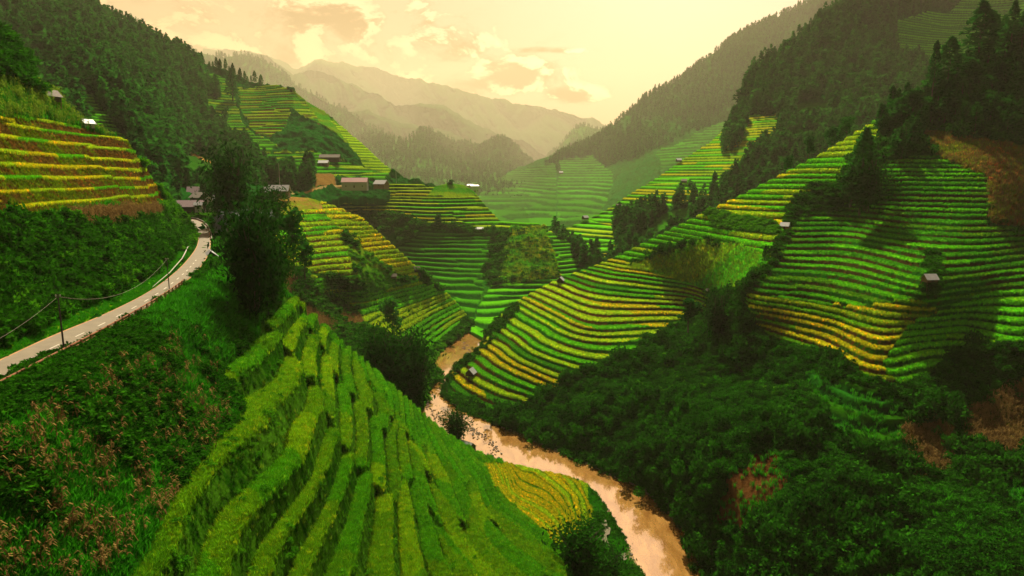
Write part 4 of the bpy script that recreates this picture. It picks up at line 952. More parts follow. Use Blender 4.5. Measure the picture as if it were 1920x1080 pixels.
crest_row(H_hazy, 1205, 1320, 26, 24, 42, 'tree on the bright skyline of the tall hazy ridge', 'trees along the hazy skyline')
crest_row(H_ridge, 1385, 1600, 20, 9, 16, 'tree on the upper edge of the second forested ridge', 'trees along the second ridge')

# ================================================================== HUTS, HOUSES, POLES, RAILS, SPECIAL TREES
def box(cx, cy, cz, sx, sy, sz):
    V = np.array([(cx + a * sx / 2, cy + b * sy / 2, cz + c * sz / 2) for c in (-1, 1) for a, b in ((-1, -1), (1, -1), (1, 1), (-1, 1))])
    return V, np.array([(3, 2, 1, 0), (4, 5, 6, 7), (0, 1, 5, 4), (1, 2, 6, 5), (2, 3, 7, 6), (3, 0, 4, 7)])
M_TIN = solid_mat('grey_roof_sheet', (.28, .28, .29), .5, noise=.25, scale=2)
M_TINB = solid_mat('bright_roof_sheet', (.48, .48, .50), .55, noise=.15, scale=2)
M_THATCH = solid_mat('old_roof', (.20, .17, .14), .9, noise=.35, scale=5)
M_TILE = solid_mat('mauve_roof', (.26, .17, .19), .8, noise=.25, scale=4)
M_RED = solid_mat('red_roof', (.30, .10, .08), .7, noise=.2, scale=3)
M_WOOD = solid_mat('plank_wood', (.16, .10, .05), .85, noise=.35, scale=6)
M_DWOOD = solid_mat('dark_wood', (.05, .035, .022), .9, noise=.35, scale=6)
M_OWOOD = solid_mat('orange_wood', (.30, .14, .05), .85, noise=.3, scale=6)
M_PLASTER = solid_mat('pale_plaster', (.42, .37, .30), .85, noise=.15, scale=2)
M_CONC = solid_mat('concrete', (.32, .30, .26), .85, noise=.2, scale=3)
M_RAIL = solid_mat('rusty_rail', (.28, .10, .035), .75, noise=.35, scale=4)
M_WIRE = solid_mat('wire', (.22, .17, .10), .6, noise=.1)
M_GLASS = solid_mat('dark_window', (.02, .025, .03), .2, noise=.1)

def slope_roof(w, d, h0, rise, over, th=.09, nr=None):
    """two ribbed slopes, ridge along local x"""
    parts = []
    n = nr or int(w / .3)
    for sy in (-1, 1):
        xs = np.linspace(-w / 2 - over, w / 2 + over, n * 2 + 1)
        V = []
        for k, x in enumerate(xs):
            b = .025 * (k % 2)
            ye = sy * (d / 2 + over * 1.1); ze = h0 - rise * over * 1.1 / (d / 2)
            V += [(x, 0, h0 + rise + b), (x, ye, ze + b), (x, ye, ze + b - th), (x, 0, h0 + rise + b - th)]
        V = np.array(V); Fq = []
        for k in range(len(xs) - 1):
            a, c = 4 * k, 4 * k + 4
            Fq += [(a, c, c + 1, a + 1), (a + 1, c + 1, c + 2, a + 2), (a + 2, c + 2, c + 3, a + 3)]
        Fq += [(0, 1, 2, 3), tuple(4 * (len(xs) - 1) + q for q in (3, 2, 1, 0))]
        parts.append((V, np.array(Fq)))
    return join(parts)
def gable_walls(w, d, z0, z1, rise, th=.08, gap=None):
    parts = []
    for sy in (-1, 1): parts.append(box(0, sy * (d / 2 - th / 2), (z0 + z1) / 2, w, th, z1 - z0))
    for sx in (-1, 1):
        x0, x1 = sx * (w / 2 - th), sx * (w / 2 + .003)
        V = []
        for x in (x0, x1): V += [(x, -d / 2 + th, z0), (x, d / 2 - th, z0), (x, d / 2 - th, z1), (x, 0, z1 + rise * .93), (x, -d / 2 + th, z1)]
        Fq = [(0, 1, 2, 4), (4, 2, 3, 3), (5, 9, 7, 6), (9, 8, 7, 7), (0, 5, 6, 1), (1, 6, 7, 2), (2, 7, 8, 3), (3, 8, 9, 4), (4, 9, 5, 0)]
        parts.append((np.array(V), np.array([f if len(set(f)) == 4 else f for f in Fq])))
    return parts
def clean(V, Fq):
    return V, Fq
def hut(p, rot, w, d, hstilt, hwall, rise, roof_m, wall_m, label, open_low=True, over=.35, name='field_hut', group=None, scale=1.):
    e = bpy.data.objects.new(name, None); COL.objects.link(e); e.location = p; e.rotation_euler = (0, 0, math.radians(rot)); e.scale = (scale,) * 3
    tag(e, label, 'hut', group)
    V, Fq = slope_roof(w, d, hstilt + hwall, rise, over)
    obj('roof', mesh_np('roof', V, Fq, None, roof_m, False), e)
    me = bpy.data.meshes.new('wall')
    V, Fq = join(gable_walls(w, d, hstilt, hstilt + hwall, rise))
    me.from_pydata([tuple(v) for v in V], [], [tuple(dict.fromkeys(int(i) for i in f)) for f in Fq]); me.materials.append(wall_m)
    obj('wall', me, e)
    V, Fq = box(0, 0, hstilt - .06, w + .1, d + .1, .12); obj('floor', mesh_np('floor', V, Fq, None, M_DWOOD, False), e)
    V, Fq = box(0, -d / 2 - .012, hstilt + hwall * .45, w * .25, .03, hwall * .85); obj('door', mesh_np('door', V, Fq, None, M_DWOOD, False), e)
    for sx in (-1, 1):
        for sy in (-1, 1):
            V, Fq = box(sx * (w / 2 - .1), sy * (d / 2 - .1), (hstilt - 1.5) / 2 - .06, .16, .16, hstilt + 1.5)
            obj('post', mesh_np('post', V, Fq, None, M_WOOD, False), e)
    return e
def house(p, rot, w, d, hw, rise, roof_m, wall_m, label, name='village_house', over=.6):
    e = bpy.data.objects.new(name, None); COL.objects.link(e); e.location = p; e.rotation_euler = (0, 0, math.radians(rot))
    tag(e, label, 'house')
    V, Fq = slope_roof(w, d, hw, rise, over, .14, int(w / .5)); obj('roof', mesh_np('roof', V, Fq, None, roof_m, False), e)
    me = bpy.data.meshes.new('wall'); V, Fq = join(gable_walls(w, d, -2.5, hw, rise, .2))
    me.from_pydata([tuple(v) for v in V], [], [tuple(dict.fromkeys(int(i) for i in f)) for f in Fq]); me.materials.append(wall_m); obj('wall', me, e)
    V, Fq = box(0, -d / 2 - .03, 1.05, 1.2, .08, 2.1); obj('door', mesh_np('door', V, Fq, None, M_DWOOD, False), e)
    for x in (-.33, .33):
        V, Fq = box(x * w, -d / 2 - .02, 1.5, .9, .06, 1.0); wf = obj('window', mesh_np('window', V, Fq, None, M_WOOD, False), e)
        V, Fq = box(x * w, -d / 2 - .056, 1.5, .7, .03, .8); obj('pane', mesh_np('pane', V, Fq, None, M_GLASS, False), wf)
    return e
def G(H, px, py, up=0.): return at(H, px, py) + Vector((0, 0, up))

# huts on the right hillside
hut(G(H_right, 1741, 538, .3), 4, 3.4, 2.8, 1.5, 1.2, 1.3, M_TINB, M_WOOD, 'wooden hut on stilts with pale tin roof, among the dark terraces of the right hillside')
hut(G(H_right, 1470, 430, .2), -32, 3.2, 2.8, .5, 1.8, 1.3, M_TINB, M_OWOOD, 'orange wooden hut with a pale tin roof beside the stony gully of the right hillside')
hut(G(H_right, 1329, 552, .0), -30, 2.7, 2.4, .4, 1.3, .9, M_TINB, M_DWOOD, 'small tin-roofed hut half hidden beside the tall dark tree at the jungle edge')
hut(G(H_right, 1051, 531, .0), 72, 3.6, 3.6, .8, 1.5, 1.7, M_TIN, M_DWOOD, 'dark gabled hut standing on the crest of the right spur above the stream')
hut(G(H_right, 883, 708, .1), 70, 3.9, 3.8, .8, 1.4, 2.0, M_TIN, M_DWOOD, 'dark hut with steep grey roof in the yellow fields right beside the river')
def front(px, py, t): return Vector(unproj(np.array(float(px)), np.array(float(py)), t).tolist())
hut(front(876, 846, 215), -38, 4.2, 3.6, .6, 1.3, 1.5, M_TIN, M_DWOOD, 'grey sheet-roofed hut on the river bank at the edge of the near terraces')
hut(G(H_knoll, 898, 434, .2), 5, 7., 4., .5, 1.8, 1.3, M_TINB, M_DWOOD, 'low hut with long pale roof on the dark face of the centre knoll')
hut(G(H_spur, 781, 512, .2), 30, 3.6, 3.2, .8, 1.6, 1.7, M_THATCH, M_DWOOD, 'dark thatched hut on the crest of the sunlit spur')
hut(G(H_spur, 738, 522, .2), 20, 3.0, 2.6, .6, 1.4, 1.2, M_THATCH, M_DWOOD, 'small dark hut in the bushes below the thatched hut of the sunlit spur')
for px, py, rot, m, lb in ((1272, 287, 10, M_TINB, 'tiny pale hut highest on the second ridge terraces'), (1281, 346, -15, M_THATCH, 'tiny dark hut in the middle of the second ridge terraces'),
                      (1364, 347, 5, M_TINB, 'tiny white-roofed hut at the right edge of the second ridge terraces'), (1226, 392, 0, M_TINB, 'tiny white-roofed hut at the foot of the second ridge terraces'),
                      (1160, 390, 20, M_THATCH, 'tiny grey hut on the crest line of the second ridge'), (1096, 414, 30, M_TIN, 'lowest tiny hut on the crest of the second ridge')):
    hut(G(H_ridge, px, py, .3), rot, 5.2, 4.4, .8, 2., 1.8, m, M_DWOOD, lb)
hut(G(H_hazy, 1051, 328, .5), 0, 16, 12, 1, 5, 5, M_TINB, M_DWOOD, 'tiny pale speck of a hut on the hazy ridge')
hut(G(H_left, 163, 240, -.6), 62, 2.6, 2.2, .2, 1.5, .9, M_TINB, M_PLASTER, 'small white hut on the crest of the left hill above the golden terraces')
hut(G(H_left, 94, 190, -.5), 70, 3.4, 3.0, .2, 1.4, 1.4, M_THATCH, M_DWOOD, 'dark weathered shed among bushes high on the left hill')
hut(front(397, 502, 172), -62, 6.0, 5.0, .3, 2.2, 2.0, M_TIN, M_DWOOD, 'dark wooden roadside shelter with grey roof at the bend of the road', name='roadside_shelter', over=.6)
hut(front(430, 452, 232), -20, 6.5, 5., .5, 2.4, 2.2, M_THATCH, M_DWOOD, 'old brown-roofed house in the smoke behind the big bamboo', name='smoky_house', over=.6)
# houses of the village and along the far road
def V_(px, py, t): return front(px, py, t)
house(V_(358, 397, 325), 8, 12, 7, 3, 2.6, M_TILE, M_DWOOD, 'village house with a mauve roof at the end of the road')
house(V_(375, 379, 360), -30, 8, 6, 3, 2.4, M_THATCH, M_DWOOD, 'small dark gabled house just behind the mauve-roofed one')
house(V_(371, 369, 395), 15, 10, 7, 3, 3.0, M_TILE, M_WOOD, 'upper village house with a mauve roof among the trees')
house(V_(373, 392, 322), 10, 3, 2.6, 2.4, 1.0, M_TIN, M_PLASTER, 'tiny cream-walled annex beside the mauve-roofed house')
house(V_(399, 386, 330), 80, 4, 3, 4, 1.4, M_TINB, M_PLASTER, 'narrow white building seen between the village trees')
house(V_(524, 365, 430), 5, 12, 7, 3, 3.2, M_TINB, M_WOOD, 'wooden house with a bright tin roof beside the far road')
house(V_(509, 366, 436), 5, 9, 6, 2.8, 2.6, M_TIN, M_CONC, 'grey-roofed shed joined to the left of the bright tin house')
house(V_(666, 352, 600), 3, 22, 10, 5.5, 3.4, M_RED, M_CONC, 'concrete building with a red roof beside the far road')
house(V_(715, 349, 610), -28, 12, 7, 2.5, 3., M_TINB, M_WOOD, 'low shed with pale crooked roof right of the red-roofed building')
house(G(H_forest, 606, 311, 0), 0, 9, 6, 2.6, 2.2, M_TINB, M_WOOD, 'small white-roofed house on the terraced shoulder above the far road')
house(G(H_forest, 618, 302, 0), 0, 20, 7, 2.6, 2.6, M_THATCH, M_DWOOD, 'long dark shed behind the small white-roofed house')
house(V_(889, 360, 760), 20, 9, 7, 7, 1.2, M_TINB, M_PLASTER, 'white building peeping out behind the round-topped knoll')
house(V_(882, 357, 770), -10, 6, 6, 6, 1.2, M_TIN, M_PLASTER, 'smaller white building just left of the one behind the knoll')

# white drain on the verge
dp = [(286, 538), (300, 526), (318, 511), (333, 494), (341, 485), (347, 474), (352, 463), (357, 461)]
dpts = [Vector(unproj(np.array(float(x)), np.array(float(y)), t_of_z(x, y, 80.9)).tolist()) for x, y in dp]
V, Fq = tube_np([list(q) for q in dpts], [.03, .06, .08, .10, .10, .14, .12, .03], 6); V[:, 2] = 80.9 + (V[:, 2] - 80.9) * .7
tag(obj('roadside_drain', mesh_np('roadside_drain', V, Fq, None, M_PLASTER)), 'thin whitish drain on the grass verge by the road bend', 'drain')

# guard rail along the near edge of the road
e = bpy.data.objects.new('guard_rail', None); COL.objects.link(e); e.location = Vector(r_[2])
tag(e, 'rusty orange guard rail along the outer edge of the road', 'guard rail')
sr = np.r_[0, np.cumsum(np.linalg.norm(np.diff(r_, axis=0), axis=1))]
def rpt(s, off=.35):
    p = np.array([np.interp(s, sr, r_[:, k]) for k in range(3)]); q = np.array([np.interp(s + .5, sr, r_[:, k]) for k in range(3)])
    d = (q - p) / np.linalg.norm(q - p); return p + np.array([d[1], -d[0], 0]) * off, d
off0 = np.array(e.location)
rail_parts = {0: [], 1: []}
S = np.arange(.5, 84, 1.0)
pts = [rpt(s)[0] - off0 for s in S]
for z0, z1 in ((.62, .86), (.28, .46)):
    V, Fq = [], []
    for k, p in enumerate(pts):
        _, d = rpt(S[k]); nn = np.array([d[1], -d[0], 0])
        prof = [(-.04, z0), (.0, (z0 + z1) / 2), (-.04, z1), (.0, z1), (.05, (z0 + z1) / 2), (.0, z0)]
        V += [p + nn * a + [0, 0, b] for a, b in prof]
    for k in range(len(pts) - 1):
        for j in range(6): Fq.append((6 * k + j, 6 * k + (j + 1) % 6, 6 * k + 6 + (j + 1) % 6, 6 * k + 6 + j))
    obj('rail', mesh_np('rail', np.array(V), np.array(Fq), None, M_RAIL, False), e)
for s in np.arange(1., 84, 2.5):
    p, d = rpt(s, .46); V, Fq = box(*(p - off0 + [0, 0, .1]), .17, .17, 1.6)
    obj('post', mesh_np('post', V, Fq, None, M_RAIL, False), e)
# low parapet on the outside of the far bend
V, Fq = [], []
qs = [(346, 408.5), (356, 409.5), (368, 411), (380, 416), (389, 425), (395, 438), (396, 450)]
qp = [np.array(unproj(np.array(float(x)), np.array(float(y)), t_of_z(x, y, RZ + .1))) for x, y in qs]
for q in qp: V += [q + [0, 0, -.4], q + [0, 0, .5], q + [.3, .1, .5], q + [.3, .1, -.4]]
for k in range(len(qp) - 1):
    for j in range(3): Fq.append((4 * k + j, 4 * k + j + 1, 4 * k + 5 + j, 4 * k + 4 + j))
tag(obj('parapet', mesh_np('parapet', np.array(V), np.array(Fq), None, M_STONE, False)), 'low pale parapet around the far bend of the road', 'parapet')

# poles and wire
def pole(p, h, label, r0=.16, arm=1.4, rot=0., mat=None, name='power_pole'):
    e = bpy.data.objects.new(name, None); COL.objects.link(e); e.location = p; e.rotation_euler = (0, 0, rot); tag(e, label, 'pole')
    V, Fq = tube_np([(0, 0, -1), (0, 0, h * .5), (0, 0, h)], [r0, r0 * .85, r0 * .6], 8); obj('post', mesh_np('post', V, Fq, None, mat or M_CONC), e)
    if arm:
        V, Fq = box(0, 0, h - .35, arm, .1, .1); a = obj('crossarm', mesh_np('crossarm', V, Fq, None, M_DWOOD, False), e)
        for x in (-.42, 0, .42):
            V, Fq = tube_np([(x * arm, 0, h - .3), (x * arm, 0, h - .15), (x * arm, 0, h - .05)], [.05, .07, .03], 6); obj('insulator', mesh_np('insulator', V, Fq, None, M_PLASTER), a)
    return e
P1, _ = rpt(float(np.interp(121, [0, 105, 205], [sr[int(160 / 11 * 1)], sr[int(160 / 11 * 2)], sr[int(160 / 11 * 3)]])), .75)
P1 = Vector(P1.tolist()); 
P1 = Vector(unproj(np.array(121.), np.array(664.), t_of_z(121, 664, 80.2)).tolist())
pole(P1, 6.9, 'near power pole rising from the guard rail beside the road', .11, .5, .3, M_DWOOD)
P2 = Vector(unproj(np.array(318.), np.array(548.), t_of_z(318, 548, 79.6)).tolist())
pole(P2, 6.2, 'thin power pole half hidden by the tall grass below the road bend', .09, .5, .3, M_DWOOD)
P3 = front(409, 472, 238); pole(P3, 12, 'tall thin pole by the smoky house', .11, 0)
pole(front(525, 352, 440), 16, 'thin white mast above the bright tin-roofed house', .14, 0, mat=M_PLASTER, name='mast')
pole(front(630, 352, 640), 16, 'power pole beside the earth cut on the far road', .17, 1.2, mat=M_CONC)
pole(front(743, 345, 680), 14, 'power pole on the saddle right of the far road', .17, 1.2)
def wire(a, b, sag, label, r0=.013):
    pts = []
    for k in range(25):
        f = k / 24; q = a.lerp(b, f); pts.append((q.x, q.y, q.z - sag * 4 * f * (1 - f)))
    V, Fq = tube_np(pts, [r0] * 25, 4); tag(obj('power_line', mesh_np('power_line', V, Fq, None, M_WIRE)), label, 'power line')
wire(P1 + Vector((0, 0, 6.6)), P2 + Vector((0, 0, 5.9)), 2.6, 'power line sagging between the two roadside poles')
back_p = front(-260, 700, 48); back_p.z = P1.z + 4.5
wire(P1 + Vector((0, 0, 6.6)), back_p, 1.3, 'power line leaving the near pole towards the lower left')

# special trees
def T(kind, px, py, t, h, label, wide=1., group=None, v=None, H=None):
    h = h * (1.22 if kind == 'bamboo' else 1); p = front(px, py, t) if H is None else G(H, px, py, -.3)
    return tree(kind, p, h, label, group, wide=wide, v=v)
T('bamboo', 478, 605, 128, 22, 'largest dark bamboo mass beside the top of the near terraces', .8, v=0)
T('bamboo', 460, 570, 140, 16, 'dark bamboo leaning over the bright grass left of the largest bamboo', .8, v=1)
T('bamboo', 505, 580, 138, 18, 'bamboo clump on the right shoulder of the largest bamboo', .75, v=2)
T('bamboo', 480, 500, 190, 19, 'bamboo rising just behind the largest bamboo mass', 1.1, v=3)
T('bamboo', 440, 440, 245, 30, 'tall feathery bamboo with a drooping top, highest of the group by the village', .95, v=1)
T('bamboo', 428, 425, 262, 23, 'smaller feathery bamboo left of the tall drooping one', 1.0, v=2)
T('bamboo', 505, 450, 240, 19, 'bamboo clump right of the tall drooping one', 1.15, v=0)
T('round', 551, 500, 200, 17, 'slender tree standing in front of the golden terraces of the spur', .9)
T('round', 572, 520, 205, 12, 'smaller leafy tree right of the slender tree in front of the spur', .9)
T('bamboo', 528, 530, 160, 9, 'low bamboo at the crest of the near terraces', 1.2, v=3)
T('bamboo', 738, 760, 222, 27, 'tall dark bamboo by the river, left of its bend', .95, v=2)
T('bamboo', 778, 775, 226, 23, 'drooping bamboo hanging over the river bank', .95, v=1)
T('bamboo', 712, 725, 222, 20, 'dark bamboo behind the crest of the near terraces', 1.1, v=0)
T('bamboo', 756, 740, 232, 22, 'broad bamboo between the two tall ones by the river', 1.25, v=3)
T('round', 736, 640, 330, 22, 'round dark tree above the riverside bamboo', 1.0)
T('bamboo', 855, 838, 222, 13, 'dark leafy clump on the river bank beside the grey hut', 1.2, v=0)
T('round', 838, 735, 298, 8, 'small round tree at the upstream tip of the yellow fields', .9)
T('bamboo', 1085, 1100, 142, 15, 'dark tree cluster at the bottom edge by the marsh', 1.3, v=1)
T('bamboo', 1140, 1110, 150, 11, 'lower dark tree right of the cluster at the bottom edge', 1.3, v=2)
T('bamboo', 1347, 640, 272, 21, 'tall dark tree beside the little tin hut at the jungle edge', .95, v=3)
T('round', 1290, 620, 280, 14, 'rounded dark tree left of the tall dark tree at the jungle edge', 1.3)
T('fir', 1612, 395, 282, 34, 'tall dark pointed tree splitting the crest terraces from the dark ones', 1.1, v=1)
T('bamboo', 1620, 390, 280, 22, 'ivy-dark bushy tree at the foot of the tall pointed tree', 1.3, v=2)
T('round', 1595, 385, 284, 15, 'leafy tree left of the foot of the tall pointed tree', 1.4)
T('round', 1690, 265, 318, 17, 'leafy tree at the top end of the crest terraces', 1.5)
T('round', 1560, 285, 350, 13, 'round tree behind the crest, left of the upper terraces', 1.1)
T('round', 1585, 272, 350, 15, 'rounded tree behind the crest nearest the upper terraces', 1.1)
T('round', 1515, 300, 352, 12, 'feathery tree behind the crest in front of the second ridge', 1.0)
T('round', 1475, 325, 352, 9, 'low round tree behind the crest near the second ridge', 1.4)
T('fir', 1832, 120, 340, 30, 'very tall dark column tree on the right skyline', 1.7, v=0)
T('fir', 1851, 125, 342, 27, 'tall tree touching the right side of the very tall column tree', 1.5, v=2)
T('fir', 1896, 78, 345, 20, 'pointed tall tree on the bright slope at the top right', 1.3, v=3)
T('fir', 1916, 85, 345, 17, 'slim tree at the right edge beside the pointed tall one', 1.3, v=4)
T('fir', 1775, 175, 325, 26, 'tall dark tree left of the very tall column tree', 1.5, v=1)
T('fir', 1748, 175, 320, 24, 'thin bare-stemmed tree on the forest skyline', .8, v=2)
T('round', 846, 350, 655, 7, 'tiny umbrella-shaped tree on top of the round knoll', 1.8)
T('round', 820, 432, 600, 15, 'dark tree just left of the low hut on the centre knoll', 1.0)
T('round', 925, 450, 590, 14, 'dark bush-like tree right of the low hut on the centre knoll', 1.0)
T('fir', 437, 190, 880, 42, 'single tall tree on the golden terraces of the left shoulder', 1.3)
for k, (px, py, t, h) in enumerate(((355, 385, 420, 15), (368, 362, 430, 16), (345, 372, 420, 17), (385, 375, 380, 13), (395, 362, 390, 15), (408, 380, 350, 14), (412, 362, 400, 18), (340, 355, 430, 14), (380, 350, 440, 15))):
    T('round', px, py + 4, t, h, 'one of the leafy trees crowding around the village houses', 1.1, 'leafy trees around the village')
# hedge before the village
sc(near, 10, zmask(near, [0, -1]), L_BUSH, .5, .6, 'shrubs', 'hedge', pix=.2) if False else None
hp = np.array([list(front(px, py, t)) for px, py, t in [(352 + 60 * random.random(), 405 + 3 * random.random(), 318 + 14 * random.random()) for _ in range(260)]])
scatter_object('hedge', hp - [0, 0, .6], 1.2 + rng.random(260), L_BUSHB, 'low bright hedge between the road bend and the village')
hp = np.array([list(front(px, py, t)) for px, py, t in [(402 + 130 * random.random(), 415 + 12 * random.random(), 262 + 30 * random.random()) for _ in range(300)]])
scatter_object('shrubs', hp - [0, 0, 1.], 2. + 2 * rng.random(300), L_BUSH, 'bushes between the village bamboo and the spur')

# stones on the banks and in the shallows
def rock(r):
    V, Fq = [], []
    n, k = 5, 7
    for i in range(n + 1):
        th = math.pi * i / n
        for j in range(k):
            ph = 2 * math.pi * j / k; q = .8 + .4 * r.random()
            V.append((math.sin(th) * math.cos(ph) * q, math.sin(th) * math.sin(ph) * q * .8, math.cos(th) * .5 * q))
    for i in range(n):
        for j in range(k): Fq.append((i * k + j, i * k + k + j, i * k + k + (j + 1) % k, i * k + (j + 1) % k))
    return np.array(V), np.array(Fq)
L_ROCK = lib('stones')
for i in range(3): V, Fq = rock(rg); libadd(L_ROCK, 'stone', V, Fq, M_STONE)
pts = []
def along(line, n, spread, size):
    a = np.array(line, float)
    for _ in range(n):
        q = random.random() * (len(a) - 1); i = int(q); f = q - i
        x, y = a[i] * (1 - f) + a[i + 1] * f + np.array([random.gauss(0, spread), random.gauss(0, spread * .6)])
        p = unproj(np.array(x), np.array(y), t_of_z(x, y, .25)); pts.append((*p, size * (.35 + random.random() ** 2)))
along([(832, 742), (870, 769), (943, 800), (1027, 836), (1093, 864), (1149, 892), (1204, 914), (1249, 953), (1288, 998), (1321, 1077)], 420, 2.2, .55)
along([(870, 640), (880, 668), (850, 700), (835, 735)], 120, 4, .6)
along([(868, 570), (874, 592), (884, 612), (900, 625)], 120, 3.5, .9)
along([(805, 745), (800, 762), (830, 790), (880, 800), (900, 815), (930, 840), (925, 860)], 320, 6, .5)
along([(1119, 926), (1140, 962), (1171, 1013), (1199, 1074)], 160, 2.5, .35)
pts = np.array(pts)
scatter_object('river_stones', pts[:, :3], pts[:, 3], L_ROCK, 'grey and brown stones along the river banks', tilt=.5)

# puddles in the marsh
for k, poly in enumerate(([(1125, 974), (1131, 972), (1137, 976), (1139, 986), (1145, 990), (1143, 1001), (1137, 1004), (1139, 1014), (1144, 1024), (1139, 1035), (1134, 1034), (1131, 1022), (1128, 1012), (1131, 1000), (1126, 990), (1128, 982)], [(1161, 1040), (1172, 1036), (1176, 1048), (1166, 1053)])):
    z = max(at(near, px, py)[2] for px, py in poly) + .12
    o = obj('puddle', flat_poly('puddle', poly, z, solid_mat('still_water', (.10, .10, .06), .06, noise=.1, bump=0)))
    tag(o, ['long bright puddle in the green marsh by the river', 'small bright puddle lower in the marsh'][k], 'puddle', kind='structure')

# smoke
def smoke(name, label, lo, hi, dens, sc_):
    V, Fq = box(*[(a + b) / 2 for a, b in zip(lo, hi)], *[b - a for a, b in zip(lo, hi)])
    m, N, L, out = nt('smoke')
    g = N.new('ShaderNodeNewGeometry'); n = N.new('ShaderNodeTexNoise'); n.inputs['Scale'].default_value = sc_; n.inputs['Detail'].default_value = 4; n.inputs['Distortion'].default_value = .6
    L.new(g.outputs['Position'], n.inputs['Vector'])
    t = N.new('ShaderNodeTexCoord'); mp = N.new('ShaderNodeMapping'); mp.inputs['Location'].default_value = (-1, -1, -1); mp.inputs['Scale'].default_value = (2, 2, 2)
    L.new(t.outputs['Generated'], mp.inputs['Vector'])
    ln = N.new('ShaderNodeVectorMath'); ln.operation = 'LENGTH'; L.new(mp.outputs[0], ln.inputs[0])
    a = N.new('ShaderNodeMath'); a.operation = 'SUBTRACT'; L.new(n.outputs['Fac'], a.inputs[0])
    b = N.new('ShaderNodeMath'); b.operation = 'MULTIPLY'; L.new(ln.outputs['Value'], b.inputs[0]); b.inputs[1].default_value = .42
    L.new(b.outputs[0], a.inputs[1])
    r = N.new('ShaderNodeMapRange'); L.new(a.outputs[0], r.inputs['Value']); r.inputs['From Min'].default_value = .12; r.inputs['From Max'].default_value = .4; r.inputs['To Max'].default_value = dens
    v = N.new('ShaderNodeVolumePrincipled'); v.inputs['Color'].default_value = (.9, .95, 1, 1); L.new(r.outputs['Result'], v.inputs['Density'])
    L.new(v.outputs[0], out.inputs['Volume'])
    tag(obj(name, mesh_np(name, V, Fq, None, m, False)), label, 'smoke', kind='stuff')
c = front(413, 425, 228)
smoke('smoke', 'white smoke rising from the old house behind the bamboo', (c.x - 2.5, c.y - 2, c.z - 7), (c.x + 3., c.y + 2, c.z + 6), .9, .5)
c = front(470, 408, 222)
smoke('smoke', 'thin blue smoke drifting to the right over the bamboo', (c.x - 9, c.y - 3, c.z - 2), (c.x + 10, c.y + 3, c.z + 3), .12, .3)

# ================================================================== LIGHT, SKY, AIR, CAMERA
SUN_AZ, SUN_EL = math.radians(SUNA), math.radians(SUNE)      # azimuth clockwise from +Y
sd = Vector((math.sin(SUN_AZ) * math.cos(SUN_EL), math.cos(SUN_AZ) * math.cos(SUN_EL), math.sin(SUN_EL)))
sl = bpy.data.lights.new('sun', 'SUN'); sl.energy = SUNS; sl.angle = math.radians(1.0); sl.color = (1, .90, .66)
so = obj('sun', sl); so.location = sd * 500; so.rotation_euler = sd.to_track_quat('Z', 'Y').to_euler()

w = bpy.data.worlds.new('World'); SC.world = w; w.use_nodes = True
N, L = w.node_tree.nodes, w.node_tree.links
N.clear()
out = N.new('ShaderNodeOutputWorld'); bg = N.new('ShaderNodeBackground'); bg.inputs['Strength'].default_value = SKY_STR
sky = N.new('ShaderNodeTexSky'); sky.sky_type = 'NISHITA'; sky.sun_disc = False
sky.sun_elevation = SUN_EL; sky.sun_rotation = SUN_AZ; sky.dust_density = 3.0; sky.air_density = 1.5; sky.ozone_density = .5
tc = N.new('ShaderNodeTexCoord')
def M(op, a, b=None, c=None):
    n = N.new('ShaderNodeMath'); n.operation = op
    for i, v in enumerate((a, b, c)):
        if v is None: continue
        if isinstance(v, (int, float)): n.inputs[i].default_value = v
        else: L.new(v, n.inputs[i])
    return n.outputs[0]
def MR(v, a, b, c=0., d=1., sm=True):
    n = N.new('ShaderNodeMapRange'); n.interpolation_type = 'SMOOTHSTEP' if sm else 'LINEAR'
    L.new(v, n.inputs['Value'])
    for k, x in zip(('From Min', 'From Max', 'To Min', 'To Max'), (a, b, c, d)): n.inputs[k].default_value = x
    return n.outputs['Result']
def MIX(f, a, b):
    n = N.new('ShaderNodeMix'); n.data_type = 'RGBA'
    if isinstance(f, float): n.inputs['Factor'].default_value = f
    else: L.new(f, n.inputs['Factor'])
    for k, v in (('A', a), ('B', b)):
        if isinstance(v, tuple): n.inputs[k].default_value = (*v, 1)
        else: L.new(v, n.inputs[k])
    return n.outputs['Result']
sep = N.new('ShaderNodeSeparateXYZ'); L.new(tc.outputs['Generated'], sep.inputs[0])
az = M('ARCTAN2', sep.outputs['X'], sep.outputs['Y'])          # 0 straight ahead, + to the right
el = M('ARCSINE', sep.outputs['Z'])
# warm evening air over the physical sky
warm = N.new('ShaderNodeVectorMath'); warm.operation = 'MULTIPLY'
L.new(sky.outputs['Color'], warm.inputs[0]); warm.inputs[1].default_value = SKY_TINT
west = MR(az, -.55, .25, 0., 1.)                     # deeper orange on the left, pale gold veil right of the centre
w1 = N.new('ShaderNodeVectorMath'); w1.operation = 'MULTIPLY'; L.new(warm.outputs['Vector'], w1.inputs[0])
L.new(MIX(west, (.98, .84, .62), (1.05, 1.06, 1.15)), w1.inputs[1])
gx = M('MULTIPLY', M('SUBTRACT', az, .33), 2.2); gy = M('MULTIPLY', M('SUBTRACT', el, .27), 3.2)
glow = MR(M('SQRT', M('ADD', M('MULTIPLY', gx, gx), M('MULTIPLY', gy, gy))), 0., 1.15, 1.75, 1.)
w2 = N.new('ShaderNodeVectorMath'); w2.operation = 'SCALE'; L.new(w1.outputs['Vector'], w2.inputs[0]); L.new(glow, w2.inputs['Scale'])
base = w2.outputs['Vector']
